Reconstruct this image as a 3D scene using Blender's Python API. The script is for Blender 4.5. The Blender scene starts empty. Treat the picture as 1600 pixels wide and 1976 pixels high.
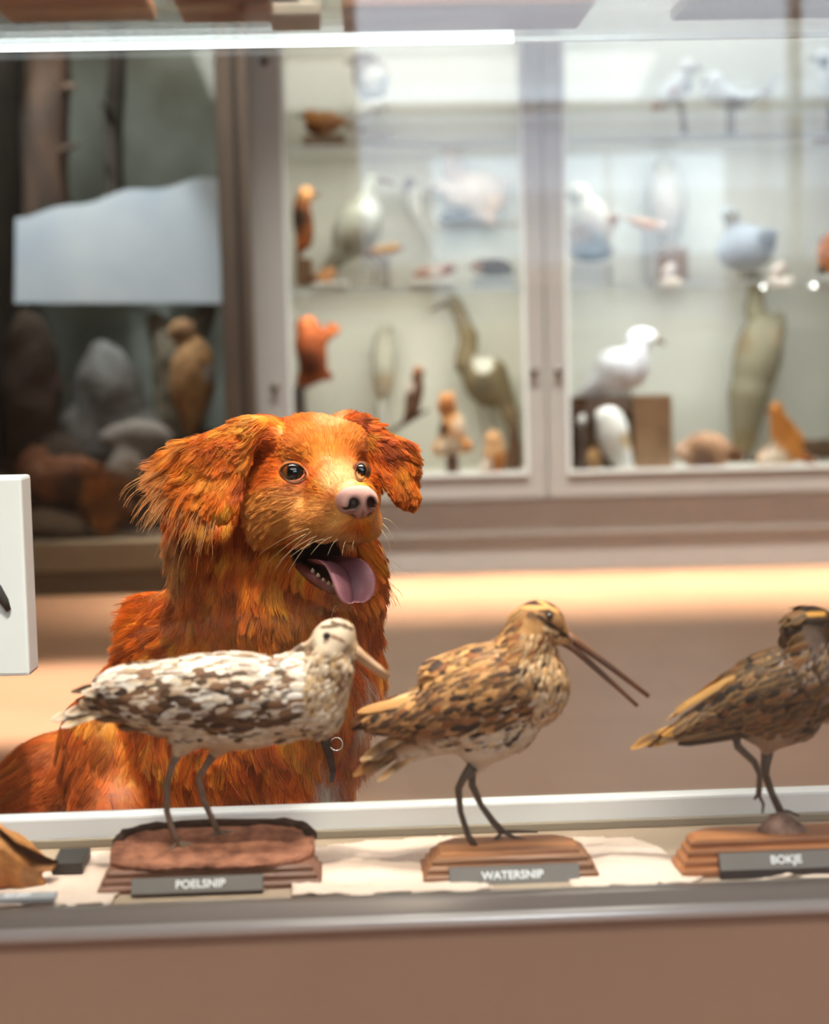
import bpy, bmesh, math, random
import numpy as np
from mathutils import Vector, Matrix, kdtree

random.seed(7)
RNG = np.random.default_rng(7)
SC = bpy.context.scene
COL = SC.collection

# ------------------------------------------------------------------ camera
FPX = 3333.333                      # focal length in pixels of the 1600 x 1976 frame
CAM = np.array([0.0, 0.0, 0.73])
PITCH, ROLL = math.radians(4.94), math.radians(-1.4)
cam_data = bpy.data.cameras.new('camera')
cam_data.sensor_fit = 'HORIZONTAL'
cam_data.sensor_width = 24.0
cam_data.lens = 50.0
cam_data.clip_start, cam_data.clip_end = 0.05, 60
cam_data.dof.use_dof = True
cam_data.dof.focus_distance = 1.88
cam_data.dof.aperture_fstop = 2.9
cam_ob = bpy.data.objects.new('camera', cam_data)
CAM_M = Matrix.Rotation(math.pi / 2 - PITCH, 4, 'X') @ Matrix.Rotation(ROLL, 4, 'Z')
cam_ob.matrix_world = Matrix.Translation(Vector(CAM)) @ CAM_M
COL.objects.link(cam_ob)
SC.camera = cam_ob
R3 = np.array(CAM_M.to_3x3())

# ------------------------------------------------------------------ view, sampling
SC.view_settings.view_transform = 'Standard'
SC.view_settings.look = 'None'
SC.view_settings.exposure = 0.42
SC.view_settings.gamma = 1.0
SC.view_settings.use_curve_mapping = False
SC.cycles.use_denoising = True
SC.cycles.use_adaptive_sampling = True
SC.cycles.adaptive_threshold = 0.02
SC.cycles.max_bounces = 7
SC.cycles.diffuse_bounces = 3
SC.cycles.glossy_bounces = 3
SC.cycles.transmission_bounces = 4
SC.cycles.transparent_max_bounces = 24
SC.cycles.caustics_reflective = False
SC.cycles.caustics_refractive = False
SC.cycles.sample_clamp_indirect = 4.0

# ------------------------------------------------------------------ daylight
world = bpy.data.worlds.new('daylight')
SC.world = world
world.use_nodes = True
bg = world.node_tree.nodes['Background']
bg.inputs['Color'].default_value = (0.74, 0.85, 1.0, 1)
bg.inputs['Strength'].default_value = 4.8


def aim(ob, target):
    d = Vector(target) - ob.location
    ob.rotation_euler = d.to_track_quat('-Z', 'Y').to_euler()


def spot(name, loc, target, watts, color, size_deg, blend=0.5, radius=0.05):
    l = bpy.data.lights.new(name, 'SPOT')
    l.energy, l.color, l.spot_size, l.spot_blend, l.shadow_soft_size = watts, color, math.radians(size_deg), blend, radius
    o = bpy.data.objects.new(name, l)
    o.location = loc
    COL.objects.link(o)
    aim(o, target)
    return o


def area(name, loc, target, watts, color, sx, sy, spread=180):
    l = bpy.data.lights.new(name, 'AREA')
    l.energy, l.color, l.shape, l.size, l.size_y = watts, color, 'RECTANGLE', sx, sy
    l.spread = math.radians(spread)
    o = bpy.data.objects.new(name, l)
    o.location = loc
    COL.objects.link(o)
    aim(o, target)
    return o


WARM = (1.0, 0.80, 0.58)
# ceiling spots over the dog, the aisle and the floor by the cabinets
spot('spot_over_dog', (-0.02, 0.95, 2.75), (-0.16, 1.90, 0.50), 375, (1.0, 0.89, 0.74), 26, 0.45, 0.05)
spot('spot_over_aisle', (-1.35, 3.3, 2.85), (-0.86, 3.80, 0.0), 1300, (1.0, 0.90, 0.86), 22, 0.7, 0.06)
area('cabinet_soffit_lamp', (0.9, 5.50, 2.6), (0.9, 5.52, 0.0), 56, (1.0, 0.92, 0.85), 3.4, 0.08, 38)
area('ceiling_fill', (0.4, 2.6, 2.92), (0.4, 2.6, 0.0), 36, (1.0, 0.92, 0.84), 2.2, 1.2)  # unseen fill light added for ambient brightness
area('gallery_fill', (0.2, -1.9, 2.92), (0.2, -1.5, 0.0), 55, (1.0, 0.93, 0.86), 3.4, 1.4)  # another unseen fill, added on the camera side for ambient light


# ------------------------------------------------------------------ pixel <-> place
def ray(px, py):
    d = np.array([(px - 800.0) / FPX, -(py - 988.0) / FPX, -1.0])
    return R3 @ d


def P(px, py, D):
    """the point seen at photo pixel (px, py) at depth D metres into the room"""
    d = ray(px, py)
    return CAM + d * (D / d[1])


def proj(pts):
    q = (np.asarray(pts) - CAM) @ R3
    return np.stack([800 + FPX * q[:, 0] / -q[:, 2], 988 - FPX * q[:, 1] / -q[:, 2]], 1)


def M(px, D):
    return px * D / FPX


# ------------------------------------------------------------------ colours and materials
def lin(r, g=None, b=None):
    if g is None:
        r, g, b = r
    f = lambda c: (c / 255 / 12.92) if c <= 10 else ((c / 255 + 0.055) / 1.055) ** 2.4
    return (f(r), f(g), f(b))


MATS = {}


def mat(name, rgb, rough=0.6, metal=0.0, spec=0.5, vary=0.0, scale=20.0, bump=0.0, bscale=60.0, coat=0.0, stretch=None, rgb2=None, sheen=0.0, emit=None):
    """principled surface whose colour wanders between two tones through a noise, with an optional bump"""
    if name in MATS:
        return MATS[name]
    m = bpy.data.materials.new(name)
    m.use_nodes = True
    nt = m.node_tree
    b = nt.nodes['Principled BSDF']
    c = lin(rgb)
    b.inputs['Base Color'].default_value = (*c, 1)
    b.inputs['Roughness'].default_value = rough
    b.inputs['Metallic'].default_value = metal
    b.inputs['Specular IOR Level'].default_value = spec
    b.inputs['Coat Weight'].default_value = coat
    if emit:
        b.inputs['Emission Color'].default_value = (*lin(rgb), 1)
        b.inputs['Emission Strength'].default_value = emit
    tc = nt.nodes.new('ShaderNodeTexCoord')
    vec = tc.outputs['Object']
    if stretch:
        mp = nt.nodes.new('ShaderNodeMapping')
        mp.inputs['Scale'].default_value = stretch
        nt.links.new(vec, mp.inputs['Vector'])
        vec = mp.outputs['Vector']
    if vary or rgb2:
        n = nt.nodes.new('ShaderNodeTexNoise')
        n.inputs['Scale'].default_value = scale
        n.inputs['Detail'].default_value = 6
        nt.links.new(vec, n.inputs['Vector'])
        mx = nt.nodes.new('ShaderNodeMix')
        mx.data_type = 'RGBA'
        c2 = lin(rgb2) if rgb2 else tuple(x * (1 - vary) for x in c)
        mx.inputs['A'].default_value = (*c, 1)
        mx.inputs['B'].default_value = (*c2, 1)
        mr = nt.nodes.new('ShaderNodeMapRange')
        mr.inputs['From Min'].default_value = 0.35
        mr.inputs['From Max'].default_value = 0.65
        nt.links.new(n.outputs['Fac'], mr.inputs['Value'])
        nt.links.new(mr.outputs['Result'], mx.inputs['Factor'])
        nt.links.new(mx.outputs['Result'], b.inputs['Base Color'])
    if bump:
        n2 = nt.nodes.new('ShaderNodeTexNoise')
        n2.inputs['Scale'].default_value = bscale
        n2.inputs['Detail'].default_value = 5
        nt.links.new(vec, n2.inputs['Vector'])
        bp = nt.nodes.new('ShaderNodeBump')
        bp.inputs['Strength'].default_value = bump
        bp.inputs['Distance'].default_value = 0.01
        nt.links.new(n2.outputs['Fac'], bp.inputs['Height'])
        nt.links.new(bp.outputs['Normal'], b.inputs['Normal'])
    MATS[name] = m
    return m


def mat_attr(name, rough=0.7, spec=0.3, coat=0.0, sss=0.0, bump=0.0, bscale=200.0):
    """principled surface that takes its colour from the mesh's own colour layer"""
    if name in MATS:
        return MATS[name]
    m = bpy.data.materials.new(name)
    m.use_nodes = True
    nt = m.node_tree
    b = nt.nodes['Principled BSDF']
    a = nt.nodes.new('ShaderNodeAttribute')
    a.attribute_name = 'Col'
    nt.links.new(a.outputs['Color'], b.inputs['Base Color'])
    b.inputs['Roughness'].default_value = rough
    b.inputs['Specular IOR Level'].default_value = spec
    b.inputs['Coat Weight'].default_value = coat
    b.inputs['Coat Roughness'].default_value = 0.06
    if bump:
        tc = nt.nodes.new('ShaderNodeTexCoord')
        n2 = nt.nodes.new('ShaderNodeTexNoise')
        n2.inputs['Scale'].default_value = bscale
        n2.inputs['Detail'].default_value = 5
        nt.links.new(tc.outputs['Object'], n2.inputs['Vector'])
        bp = nt.nodes.new('ShaderNodeBump')
        bp.inputs['Strength'].default_value = bump
        bp.inputs['Distance'].default_value = 0.01
        nt.links.new(n2.outputs['Fac'], bp.inputs['Height'])
        nt.links.new(bp.outputs['Normal'], b.inputs['Normal'])
    MATS[name] = m
    return m


def mat_glass(name, tint=(0.97, 0.985, 0.98), f0=0.05, rough=0.0, haze=0.0):
    """thin clear pane: lets light straight through, mirrors a little, more at grazing angles"""
    if name in MATS:
        return MATS[name]
    m = bpy.data.materials.new(name)
    m.use_nodes = True
    nt = m.node_tree
    nt.nodes.clear()
    out = nt.nodes.new('ShaderNodeOutputMaterial')
    tr = nt.nodes.new('ShaderNodeBsdfTransparent')
    tr.inputs['Color'].default_value = (*tint, 1)
    gl = nt.nodes.new('ShaderNodeBsdfGlossy')
    gl.inputs['Roughness'].default_value = rough
    gl.inputs['Color'].default_value = (1, 1, 1, 1)
    lw = nt.nodes.new('ShaderNodeLayerWeight')
    lw.inputs['Blend'].default_value = 0.5
    pw = nt.nodes.new('ShaderNodeMath')
    pw.operation = 'POWER'
    pw.inputs[1].default_value = 4.8
    nt.links.new(lw.outputs['Facing'], pw.inputs[0])
    ma = nt.nodes.new('ShaderNodeMath')
    ma.operation = 'MULTIPLY_ADD'
    ma.inputs[1].default_value = 1 - f0
    ma.inputs[2].default_value = f0
    nt.links.new(pw.outputs[0], ma.inputs[0])
    mx = nt.nodes.new('ShaderNodeMixShader')
    nt.links.new(ma.outputs[0], mx.inputs[0])
    nt.links.new(tr.outputs[0], mx.inputs[1])
    nt.links.new(gl.outputs[0], mx.inputs[2])
    last = mx
    if haze:
        df = nt.nodes.new('ShaderNodeBsdfDiffuse')
        df.inputs['Color'].default_value = (0.9, 0.93, 0.92, 1)
        m2 = nt.nodes.new('ShaderNodeMixShader')
        m2.inputs[0].default_value = haze
        nt.links.new(mx.outputs[0], m2.inputs[1])
        nt.links.new(df.outputs[0], m2.inputs[2])
        last = m2
    nt.links.new(last.outputs[0], out.inputs['Surface'])
    MATS[name] = m
    return m


# ------------------------------------------------------------------ objects
def tag(o, label=None, cat=None, group=None, kind=None):
    if label: o['label'] = label
    if cat: o['category'] = cat
    if group: o['group'] = group
    if kind: o['kind'] = kind
    return o


def thing(name, label, cat, loc=(0, 0, 0), group=None, rz=0.0):
    o = bpy.data.objects.new(name, None)
    o.empty_display_size = 0.05
    o.location = tuple(float(v) for v in loc)
    o.rotation_euler = (0, 0, rz)
    COL.objects.link(o)
    tag(o, label, cat, group)
    return o


def link_mesh(name, V, F, m=None, parent=None, smooth=True, colors=None):
    """V in world coordinates; a parented mesh keeps its place"""
    me = bpy.data.meshes.new(name)
    V = np.asarray(V, dtype=float)
    root = parent
    off = np.zeros(3)
    chain = []
    while root is not None:
        chain.append(root)
        root = root.parent
    mw = Matrix.Identity(4)
    for r in reversed(chain):
        mw = mw @ r.matrix_basis
    if chain:
        inv = np.array(mw.inverted())
        V = V @ inv[:3, :3].T + inv[:3, 3]
    me.from_pydata(V.tolist(), [], [list(map(int, f)) for f in F] if not isinstance(F, np.ndarray) else F.tolist())
    if smooth:
        me.polygons.foreach_set('use_smooth', [True] * len(me.polygons))
    if colors is not None:
        ca = me.color_attributes.new('Col', 'FLOAT_COLOR', 'POINT')
        c4 = np.ones((len(V), 4), dtype=np.float32)
        c4[:, :3] = colors
        ca.data.foreach_set('color', c4.ravel())
    me.update()
    if m: me.materials.append(m)
    o = bpy.data.objects.new(name, me)
    COL.objects.link(o)
    if parent is not None: o.parent = parent
    return o


class MB:
    """collects simple solids in world coordinates and links them as one mesh"""
    def __init__(s):
        s.V, s.F = [], []

    def add(s, V, F):
        n = len(s.V)
        s.V += [tuple(map(float, v)) for v in V]
        s.F += [tuple(i + n for i in f) for f in F]
        return s

    def frame_box(s, c, ax, ay, az):
        c, ax, ay, az = map(np.asarray, (c, ax, ay, az))
        V = [c + i * ax + j * ay + k * az for k in (-1, 1) for j in (-1, 1) for i in (-1, 1)]
        return s.add(V, [(0, 2, 3, 1), (4, 5, 7, 6), (0, 1, 5, 4), (2, 6, 7, 3), (0, 4, 6, 2), (1, 3, 7, 5)])

    def box(s, lo, hi, fr=None):
        lo, hi = np.array(lo, float), np.array(hi, float)
        c, h = (lo + hi) / 2, (hi - lo) / 2
        if fr is None:
            return s.frame_box(c, (h[0], 0, 0), (0, h[1], 0), (0, 0, h[2]))
        return s.frame_box(fr(c), fr.v((h[0], 0, 0)), fr.v((0, h[1], 0)), fr.v((0, 0, h[2])))

    def prism(s, poly, z0, z1, inset=0.0, fr=None):
        """poly: (x, y) outline, bottom at z0, top at z1, the top drawn in towards the middle"""
        n = len(poly)
        c = np.mean(poly, 0)
        V = [(x, y, z0) for x, y in poly]
        for x, y in poly:
            d = c - np.array((x, y))
            d = d / (np.linalg.norm(d) + 1e-9) * inset
            V.append((x + d[0], y + d[1], z1))
        if fr is not None: V = [fr(v) for v in V]
        F = [tuple(range(n))[::-1], tuple(range(n, 2 * n))]
        F += [(i, (i + 1) % n, n + (i + 1) % n, n + i) for i in range(n)]
        return s.add(V, F)

    def tube(s, pts, rad, n=8, cap=True):
        pts = [np.asarray(p, float) for p in pts]
        if np.isscalar(rad): rad = [rad] * len(pts)
        up = np.array([0.31, 0.17, 0.93])
        V, F = [], []
        a = None
        for i, p in enumerate(pts):
            t = pts[min(i + 1, len(pts) - 1)] - pts[max(i - 1, 0)]
            t = t / (np.linalg.norm(t) + 1e-12)
            if a is None:
                a = np.cross(t, up if abs(t @ up) < 0.95 else np.array([1.0, 0, 0]))
            a = a - t * (a @ t)
            a = a / (np.linalg.norm(a) + 1e-12)
            b = np.cross(t, a)
            for k in range(n):
                th = 2 * math.pi * k / n
                V.append(p + rad[i] * (math.cos(th) * a + math.sin(th) * b))
        for i in range(len(pts) - 1):
            for k in range(n):
                F.append((i * n + k, i * n + (k + 1) % n, (i + 1) * n + (k + 1) % n, (i + 1) * n + k))
        if cap:
            F.append(tuple(range(n))[::-1])
            F.append(tuple((len(pts) - 1) * n + k for k in range(n)))
        return s.add(V, F)

    def ball(s, c, r, n=12, m=8):
        r = np.array([r, r, r]) if np.isscalar(r) else np.asarray(r)
        V, F = [], []
        for j in range(m + 1):
            ph = math.pi * j / m
            for i in range(n):
                th = 2 * math.pi * i / n
                V.append(np.asarray(c) + r * np.array([math.sin(ph) * math.cos(th), math.sin(ph) * math.sin(th), math.cos(ph)]))
        for j in range(m):
            for i in range(n):
                F.append((j * n + i, (j + 1) * n + i, (j + 1) * n + (i + 1) % n, j * n + (i + 1) % n))
        return s.add(V, F)

    def build(s, name, m, parent=None, smooth=False, bevel=0.0, seg=2):
        o = link_mesh(name, s.V, s.F, m, parent, smooth)
        if bevel:
            bm = bmesh.new()
            bm.from_mesh(o.data)
            bmesh.ops.remove_doubles(bm, verts=bm.verts, dist=1e-6)
            bmesh.ops.bevel(bm, geom=list(bm.edges), offset=bevel, segments=seg, profile=0.6, affect='EDGES', clamp_overlap=True)
            bm.to_mesh(o.data)
            bm.free()
        return o


class Frame:
    """a turned local frame: x to the right, y into the room, z up"""
    def __init__(s, o, deg):
        s.o = np.array(o, float)
        a = math.radians(deg)
        s.x, s.y, s.z = np.array([math.cos(a), math.sin(a), 0]), np.array([-math.sin(a), math.cos(a), 0]), np.array([0, 0, 1.0])

    def v(s, d):
        return s.x * d[0] + s.y * d[1] + s.z * d[2]

    def __call__(s, p):
        return s.o + s.v(p)

    def inv(s, p):
        d = np.asarray(p) - s.o
        return np.array([d @ s.x, d @ s.y, d @ s.z])


# ------------------------------------------------------------------ noise
def _hash(ix, iy, iz, seed):
    h = (ix.astype(np.int64) * 374761393 + iy.astype(np.int64) * 668265263 + iz.astype(np.int64) * 2147483647 + seed * 974634777) & 0xFFFFFFFF
    h = ((h ^ (h >> 13)) * 1274126177) & 0xFFFFFFFF
    h = h ^ (h >> 16)
    return (h & 0xFFFF) / 65535.0


def vnoise(p, freq, seed=0):
    q = np.asarray(p, float) * freq
    i = np.floor(q).astype(np.int64)
    f = q - i
    f = f * f * (3 - 2 * f)
    r = 0
    for dx in (0, 1):
        wx = f[:, 0] if dx else 1 - f[:, 0]
        for dy in (0, 1):
            wy = f[:, 1] if dy else 1 - f[:, 1]
            for dz in (0, 1):
                wz = f[:, 2] if dz else 1 - f[:, 2]
                r = r + wx * wy * wz * _hash(i[:, 0] + dx, i[:, 1] + dy, i[:, 2] + dz, seed)
    return r


def fbm(p, freq, seed=0, oct=3):
    r, a, t = 0, 0.5, 0
    for o in range(oct):
        r = r + a * vnoise(p, freq * 2 ** o, seed + 17 * o)
        t += a
        a *= 0.5
    return r / t


def mixc(a, b, t):
    t = np.clip(np.asarray(t), 0, 1)[..., None]
    return np.asarray(a) * (1 - t) + np.asarray(b) * t


def sstep(a, b, x):
    t = np.clip((x - a) / (b - a), 0, 1)
    return t * t * (3 - 2 * t)


# ------------------------------------------------------------------ sculpting: smooth unions on a grid, meshed as one skin
def d_cone(p, a, b, r1, r2):
    a, b = np.asarray(a, np.float32), np.asarray(b, np.float32)
    ba = b - a
    l2 = float(ba @ ba)
    rr = r1 - r2
    a2 = l2 - rr * rr
    if a2 <= 0: 
        c, r = (a, r1) if r1 > r2 else (b, r2)
        return np.sqrt(sum((p[i] - c[i]) ** 2 for i in range(3))) - r
    il2 = 1 / l2
    pa = [p[i] - a[i] for i in range(3)]
    y = pa[0] * ba[0] + pa[1] * ba[1] + pa[2] * ba[2]
    z = y - l2
    x2 = sum((pa[i] * l2 - ba[i] * y) ** 2 for i in range(3))
    y2, z2 = y * y * l2, z * z * l2
    k = np.sign(rr) * rr * rr * x2
    return np.where(np.sign(z) * a2 * z2 > k, np.sqrt(x2 + z2) * il2 - r2,
                    np.where(np.sign(y) * a2 * y2 < k, np.sqrt(x2 + y2) * il2 - r1, (np.sqrt(x2 * a2 * il2) + y * rr) * il2 - r1))


def d_ell(p, c, r, A):
    """ellipsoid with axes in the rows of A"""
    q = [p[i] - c[i] for i in range(3)]
    l = [q[0] * A[j][0] + q[1] * A[j][1] + q[2] * A[j][2] for j in range(3)]
    k0 = np.sqrt(sum((l[j] / r[j]) ** 2 for j in range(3)))
    k1 = np.sqrt(sum((l[j] / r[j] ** 2) ** 2 for j in range(3)))
    return k0 * (k0 - 1.0) / np.maximum(k1, 1e-9)


class Sculpt:
    def __init__(s, lo, hi, h):
        s.lo, s.h = np.array(lo, float), h
        s.n = [int(math.ceil((hi[i] - lo[i]) / h)) + 1 for i in range(3)]
        s.ax = [(s.lo[i] + h * np.arange(s.n[i])).astype(np.float32) for i in range(3)]
        s.F = np.full(s.n, 1.0, np.float32)

    def sub(s, lo, hi):
        sl = []
        for i in range(3):
            a = max(0, int((lo[i] - s.lo[i]) / s.h) - 1)
            b = min(s.n[i], int((hi[i] - s.lo[i]) / s.h) + 3)
            if b <= a: return None
            sl.append(slice(a, b))
        p = [s.ax[0][sl[0]][:, None, None], s.ax[1][sl[1]][None, :, None], s.ax[2][sl[2]][None, None, :]]
        return tuple(sl), p

    def apply(s, fn, lo, hi, k, cut=False):
        m = 2.5 * k + 4 * s.h
        r = s.sub(np.asarray(lo) - m, np.asarray(hi) + m)
        if r is None: return
        sl, p = r
        d = fn(p).astype(np.float32)
        F = s.F[sl]
        if cut:
            h = np.clip(0.5 - 0.5 * (F + d) / k, 0, 1)
            s.F[sl] = F * (1 - h) - d * h + k * h * (1 - h)
        else:
            h = np.clip(0.5 + 0.5 * (F - d) / k, 0, 1)
            s.F[sl] = F * (1 - h) + d * h - k * h * (1 - h)

    def cone(s, a, b, r1, r2, k=0.01, cut=False):
        a, b = np.asarray(a), np.asarray(b)
        s.apply(lambda p: d_cone(p, a, b, r1, r2), np.minimum(a - r1, b - r2), np.maximum(a + r1, b + r2), k, cut)

    def ell(s, c, r, A=np.eye(3), k=0.01, cut=False):
        R = max(r)
        s.apply(lambda p: d_ell(p, c, r, A), np.asarray(c) - R, np.asarray(c) + R, k, cut)

    def mesh(s):
        F = s.F
        neg = F < 0
        c = neg[:-1, :-1, :-1].astype(np.int8)
        cnt = np.zeros_like(c)
        for dx in (0, 1):
            for dy in (0, 1):
                for dz in (0, 1):
                    cnt += neg[dx:dx + c.shape[0], dy:dy + c.shape[1], dz:dz + c.shape[2]]
        act = np.argwhere((cnt > 0) & (cnt < 8))
        idx = np.full(c.shape, -1, np.int64)
        idx[act[:, 0], act[:, 1], act[:, 2]] = np.arange(len(act))
        corners = [(dx, dy, dz) for dx in (0, 1) for dy in (0, 1) for dz in (0, 1)]
        val = {k: F[act[:, 0] + k[0], act[:, 1] + k[1], act[:, 2] + k[2]] for k in corners}
        acc = np.zeros((len(act), 3))
        num = np.zeros(len(act))
        for a in corners:
            for ax in range(3):
                if a[ax]: continue
                b = list(a); b[ax] = 1; b = tuple(b)
                va, vb = val[a], val[b]
                x = (va < 0) != (vb < 0)
                t = np.where(x, va / np.where(x, va - vb, 1), 0)
                q = np.tile(np.array(a, float), (len(act), 1))
                q[:, ax] += t
                acc[x] += q[x]
                num[x] += 1
        V = (act + acc / num[:, None]) * s.h + s.lo
        quads = []
        for ax in range(3):
            u, v = [(1, 2), (2, 0), (0, 1)][ax]
            sl0 = [slice(None)] * 3; sl1 = [slice(None)] * 3
            sl0[ax] = slice(0, -1); sl1[ax] = slice(1, None)
            for d in (u, v):
                sl0[d] = slice(1, -1); sl1[d] = slice(1, -1)
            A, B = neg[tuple(sl0)], neg[tuple(sl1)]
            for flip, msk in ((False, A & ~B), (True, ~A & B)):
                e = np.argwhere(msk)
                if not len(e): continue
                e[:, u] += 1; e[:, v] += 1
                q = []
                for du, dv in ((-1, -1), (0, -1), (0, 0), (-1, 0)):
                    w = e.copy(); w[:, u] += du; w[:, v] += dv
                    q.append(idx[w[:, 0], w[:, 1], w[:, 2]])
                q = np.stack(q, 1)
                quads.append(q[:, ::-1] if flip else q)
        Q = np.concatenate(quads)
        Q = Q[(Q >= 0).all(1)]
        return V, Q


def relax(V, Q, it=2, lam=0.5):
    for _ in range(it):
        acc = np.zeros_like(V); n = np.zeros(len(V))
        for a, b in ((0, 1), (1, 2), (2, 3), (3, 0)):
            np.add.at(acc, Q[:, a], V[Q[:, b]]); np.add.at(n, Q[:, a], 1)
            np.add.at(acc, Q[:, b], V[Q[:, a]]); np.add.at(n, Q[:, b], 1)
        V = V + lam * (acc / np.maximum(n, 1)[:, None] - V)
    return V


def normals(V, Q):
    n = np.cross(V[Q[:, 2]] - V[Q[:, 0]], V[Q[:, 3]] - V[Q[:, 1]])
    N = np.zeros_like(V)
    for k in range(4): np.add.at(N, Q[:, k], n)
    return N / (np.linalg.norm(N, axis=1, keepdims=True) + 1e-12)


def scatter(V, Q, N, n, rng=RNG, weight=None):
    """n random points on a quad skin, with normals"""
    T = np.concatenate([Q[:, [0, 1, 2]], Q[:, [0, 2, 3]]])
    ar = np.linalg.norm(np.cross(V[T[:, 1]] - V[T[:, 0]], V[T[:, 2]] - V[T[:, 0]]), axis=1)
    if weight is not None: ar = ar * weight[T].mean(1)
    t = rng.choice(len(T), n, p=ar / ar.sum())
    u, v = rng.random(n), rng.random(n)
    f = u + v > 1
    u[f], v[f] = 1 - u[f], 1 - v[f]
    w = 1 - u - v
    a, b, c = T[t, 0], T[t, 1], T[t, 2]
    p = V[a] * w[:, None] + V[b] * u[:, None] + V[c] * v[:, None]
    nn = N[a] * w[:, None] + N[b] * u[:, None] + N[c] * v[:, None]
    return p, nn / (np.linalg.norm(nn, axis=1, keepdims=True) + 1e-12)


def nrm(a):
    return a / (np.linalg.norm(a, axis=-1, keepdims=True) + 1e-12)


# ================================================================== the room
M_FLOOR = mat('floor_lino', (172, 126, 95), rough=0.38, vary=0.12, scale=3.0, bump=0.02, bscale=40)
M_WALL = mat('wall_plaster', (206, 198, 188), rough=0.85, vary=0.05, scale=4.0)
M_CEIL = mat('ceiling_plaster', (214, 210, 204), rough=0.9, vary=0.04, scale=4.0)


def struct(name, lo, hi, m, bevel=0.0):
    return tag(MB().box(lo, hi).build(name, m, bevel=bevel), kind='structure')


struct('floor', (-4.2, -3.2, -0.1), (4.2, 6.8, 0.0), M_FLOOR)
struct('ceiling', (-4.2, -3.2, 3.0), (4.2, 6.8, 3.1), M_CEIL)
struct('wall_back', (-4.2, 6.6, 0.0), (4.2, 6.8, 3.0), M_WALL)
struct('wall_left', (-4.2, -3.0, 0.0), (-4.0, 6.6, 3.0), M_WALL)
struct('wall_right', (4.0, -3.0, 0.0), (4.2, 6.6, 3.0), M_WALL)
WX0, WX1, WZ0, WZ1 = 0.18, 2.75, 1.02, 2.50      # window in the wall behind the camera
wf = MB()
wf.box((-4.2, -3.2, 0), (WX0, -3.0, 3.0)).box((WX1, -3.2, 0), (4.2, -3.0, 3.0))
wf.box((WX0, -3.2, 0), (WX1, -3.0, WZ0)).box((WX0, -3.2, WZ1), (WX1, -3.0, 3.0))
tag(wf.build('wall_front', mat('wall_front_paint', (74, 68, 64), rough=0.85, vary=0.05, scale=4.0)), kind='structure')
M_WFR = mat('window_paint', (228, 228, 224), rough=0.4)
win = MB()
for x in (WX0 + 0.02, 1.72, WX1 - 0.02):
    win.box((x - 0.02, -3.12, WZ0), (x + 0.02, -3.06, WZ1))
for z in (WZ0 + 0.02, 1.58, WZ1 - 0.02):
    win.box((WX0, -3.12, z - 0.02), (WX1, -3.06, z + 0.02))
wo = tag(win.build('window_1', M_WFR), kind='structure')
MB().box((WX0, -3.095, 1.58), (WX1, -3.089, WZ1)).build('window_pane', mat_glass('window_glass'), wo)
MB().box((WX0, -3.095, 1.30), (WX1, -3.089, 1.58)).build('window_pane', mat_glass('haze_step_grey', tint=(0.72, 0.73, 0.75)), wo)  # grey tint made up to dim the reflected haze lower down
MB().box((WX0, -3.095, WZ0), (WX1, -3.089, 1.30)).build('window_pane', mat_glass('haze_step_dark', tint=(0.5, 0.51, 0.53)), wo)  # darker made-up tint, the next step in fading that haze
MB().box((WX0 - 0.05, -3.0, WZ0 - 0.04), (WX1 + 0.05, -2.82, WZ0)).build('window_sill', M_WFR, wo, bevel=0.006)


def ZP(px, py, z):
    """where the sight line of pixel (px, py) meets the level z"""
    d = ray(px, py)
    return CAM + d * ((z - CAM[2]) / d[2])


# ================================================================== wall cabinet with two glazed doors
M_FRAME = mat('cabinet_paint', (178, 174, 170), rough=0.45, vary=0.04, scale=6)
M_SEAM = mat('cabinet_seam', (120, 108, 98), rough=0.6)
M_BACK = mat('cabinet_lining', (226, 221, 208), rough=0.8, vary=0.03, scale=5)
M_LOCK = mat('lock_steel', (92, 84, 78), rough=0.35, metal=0.8)
M_PANE = mat_glass('cabinet_glass', f0=0.03)
M_SHELF = mat_glass('shelf_glass', tint=(0.96, 0.975, 0.97), f0=0.04, haze=0.06)
M_EDGE = mat('shelf_edge', (236, 240, 238), rough=0.3)
CD = 5.9                                # depth of the cabinet doors
cz = lambda py, D=CD: float(P(800, py, D)[2])
cxx = lambda px, D=CD: float(P(px, 620, D)[0])
CX0, CX1, CX2, CX3, CX4, CX5 = cxx(492), cxx(561), cxx(1010), cxx(1052), cxx(1096), cxx(1640)
CX6 = cxx(1690)
Z_PL, Z_RB, Z_RT, Z_TOP = 0.0, cz(966), cz(915), 2.42
cab = thing('display_cabinet', 'tall beige wall cabinet with two glazed doors full of mounted birds', 'cabinet', ((CX0 + CX6) / 2, CD, 0))
mb = MB()
mb.box((CX0, CD + 0.02, 0.0), (CX6, 6.58, Z_RB - 0.004))
mb.build('plinth', M_FRAME, cab, bevel=0.004)
MB().box((CX0 + 0.002, CD + 0.012, cz(1043)), (CX6 - 0.002, CD + 0.021, cz(1037))).build('plinth_seam', M_SEAM, cab)
MB().box((CX0 + 0.02, 6.40, Z_RB), (CX6 - 0.02, 6.42, Z_TOP)).build('back_panel', M_BACK, cab)
MB().box((CX0 + 0.02, CD + 0.03, Z_RB), (CX6 - 0.02, 6.40, cz(921))).build('cabinet_floor', M_BACK, cab)
MB().box((CX0, CD + 0.03, Z_RB), (CX0 + 0.02, 6.42, Z_TOP)).build('side_panel', M_FRAME, cab)
MB().box((CX6 - 0.02, CD + 0.03, Z_RB), (CX6, 6.42, Z_TOP)).build('side_panel', M_FRAME, cab)
MB().box((CX0, CD, Z_TOP), (CX6, 6.42, Z_TOP + 0.06)).build('top_panel', M_FRAME, cab)
MB().box((CX3 - 0.02, CD + 0.035, Z_RB), (CX3 + 0.02, 6.40, Z_TOP)).build('divider', M_BACK, cab)
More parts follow.
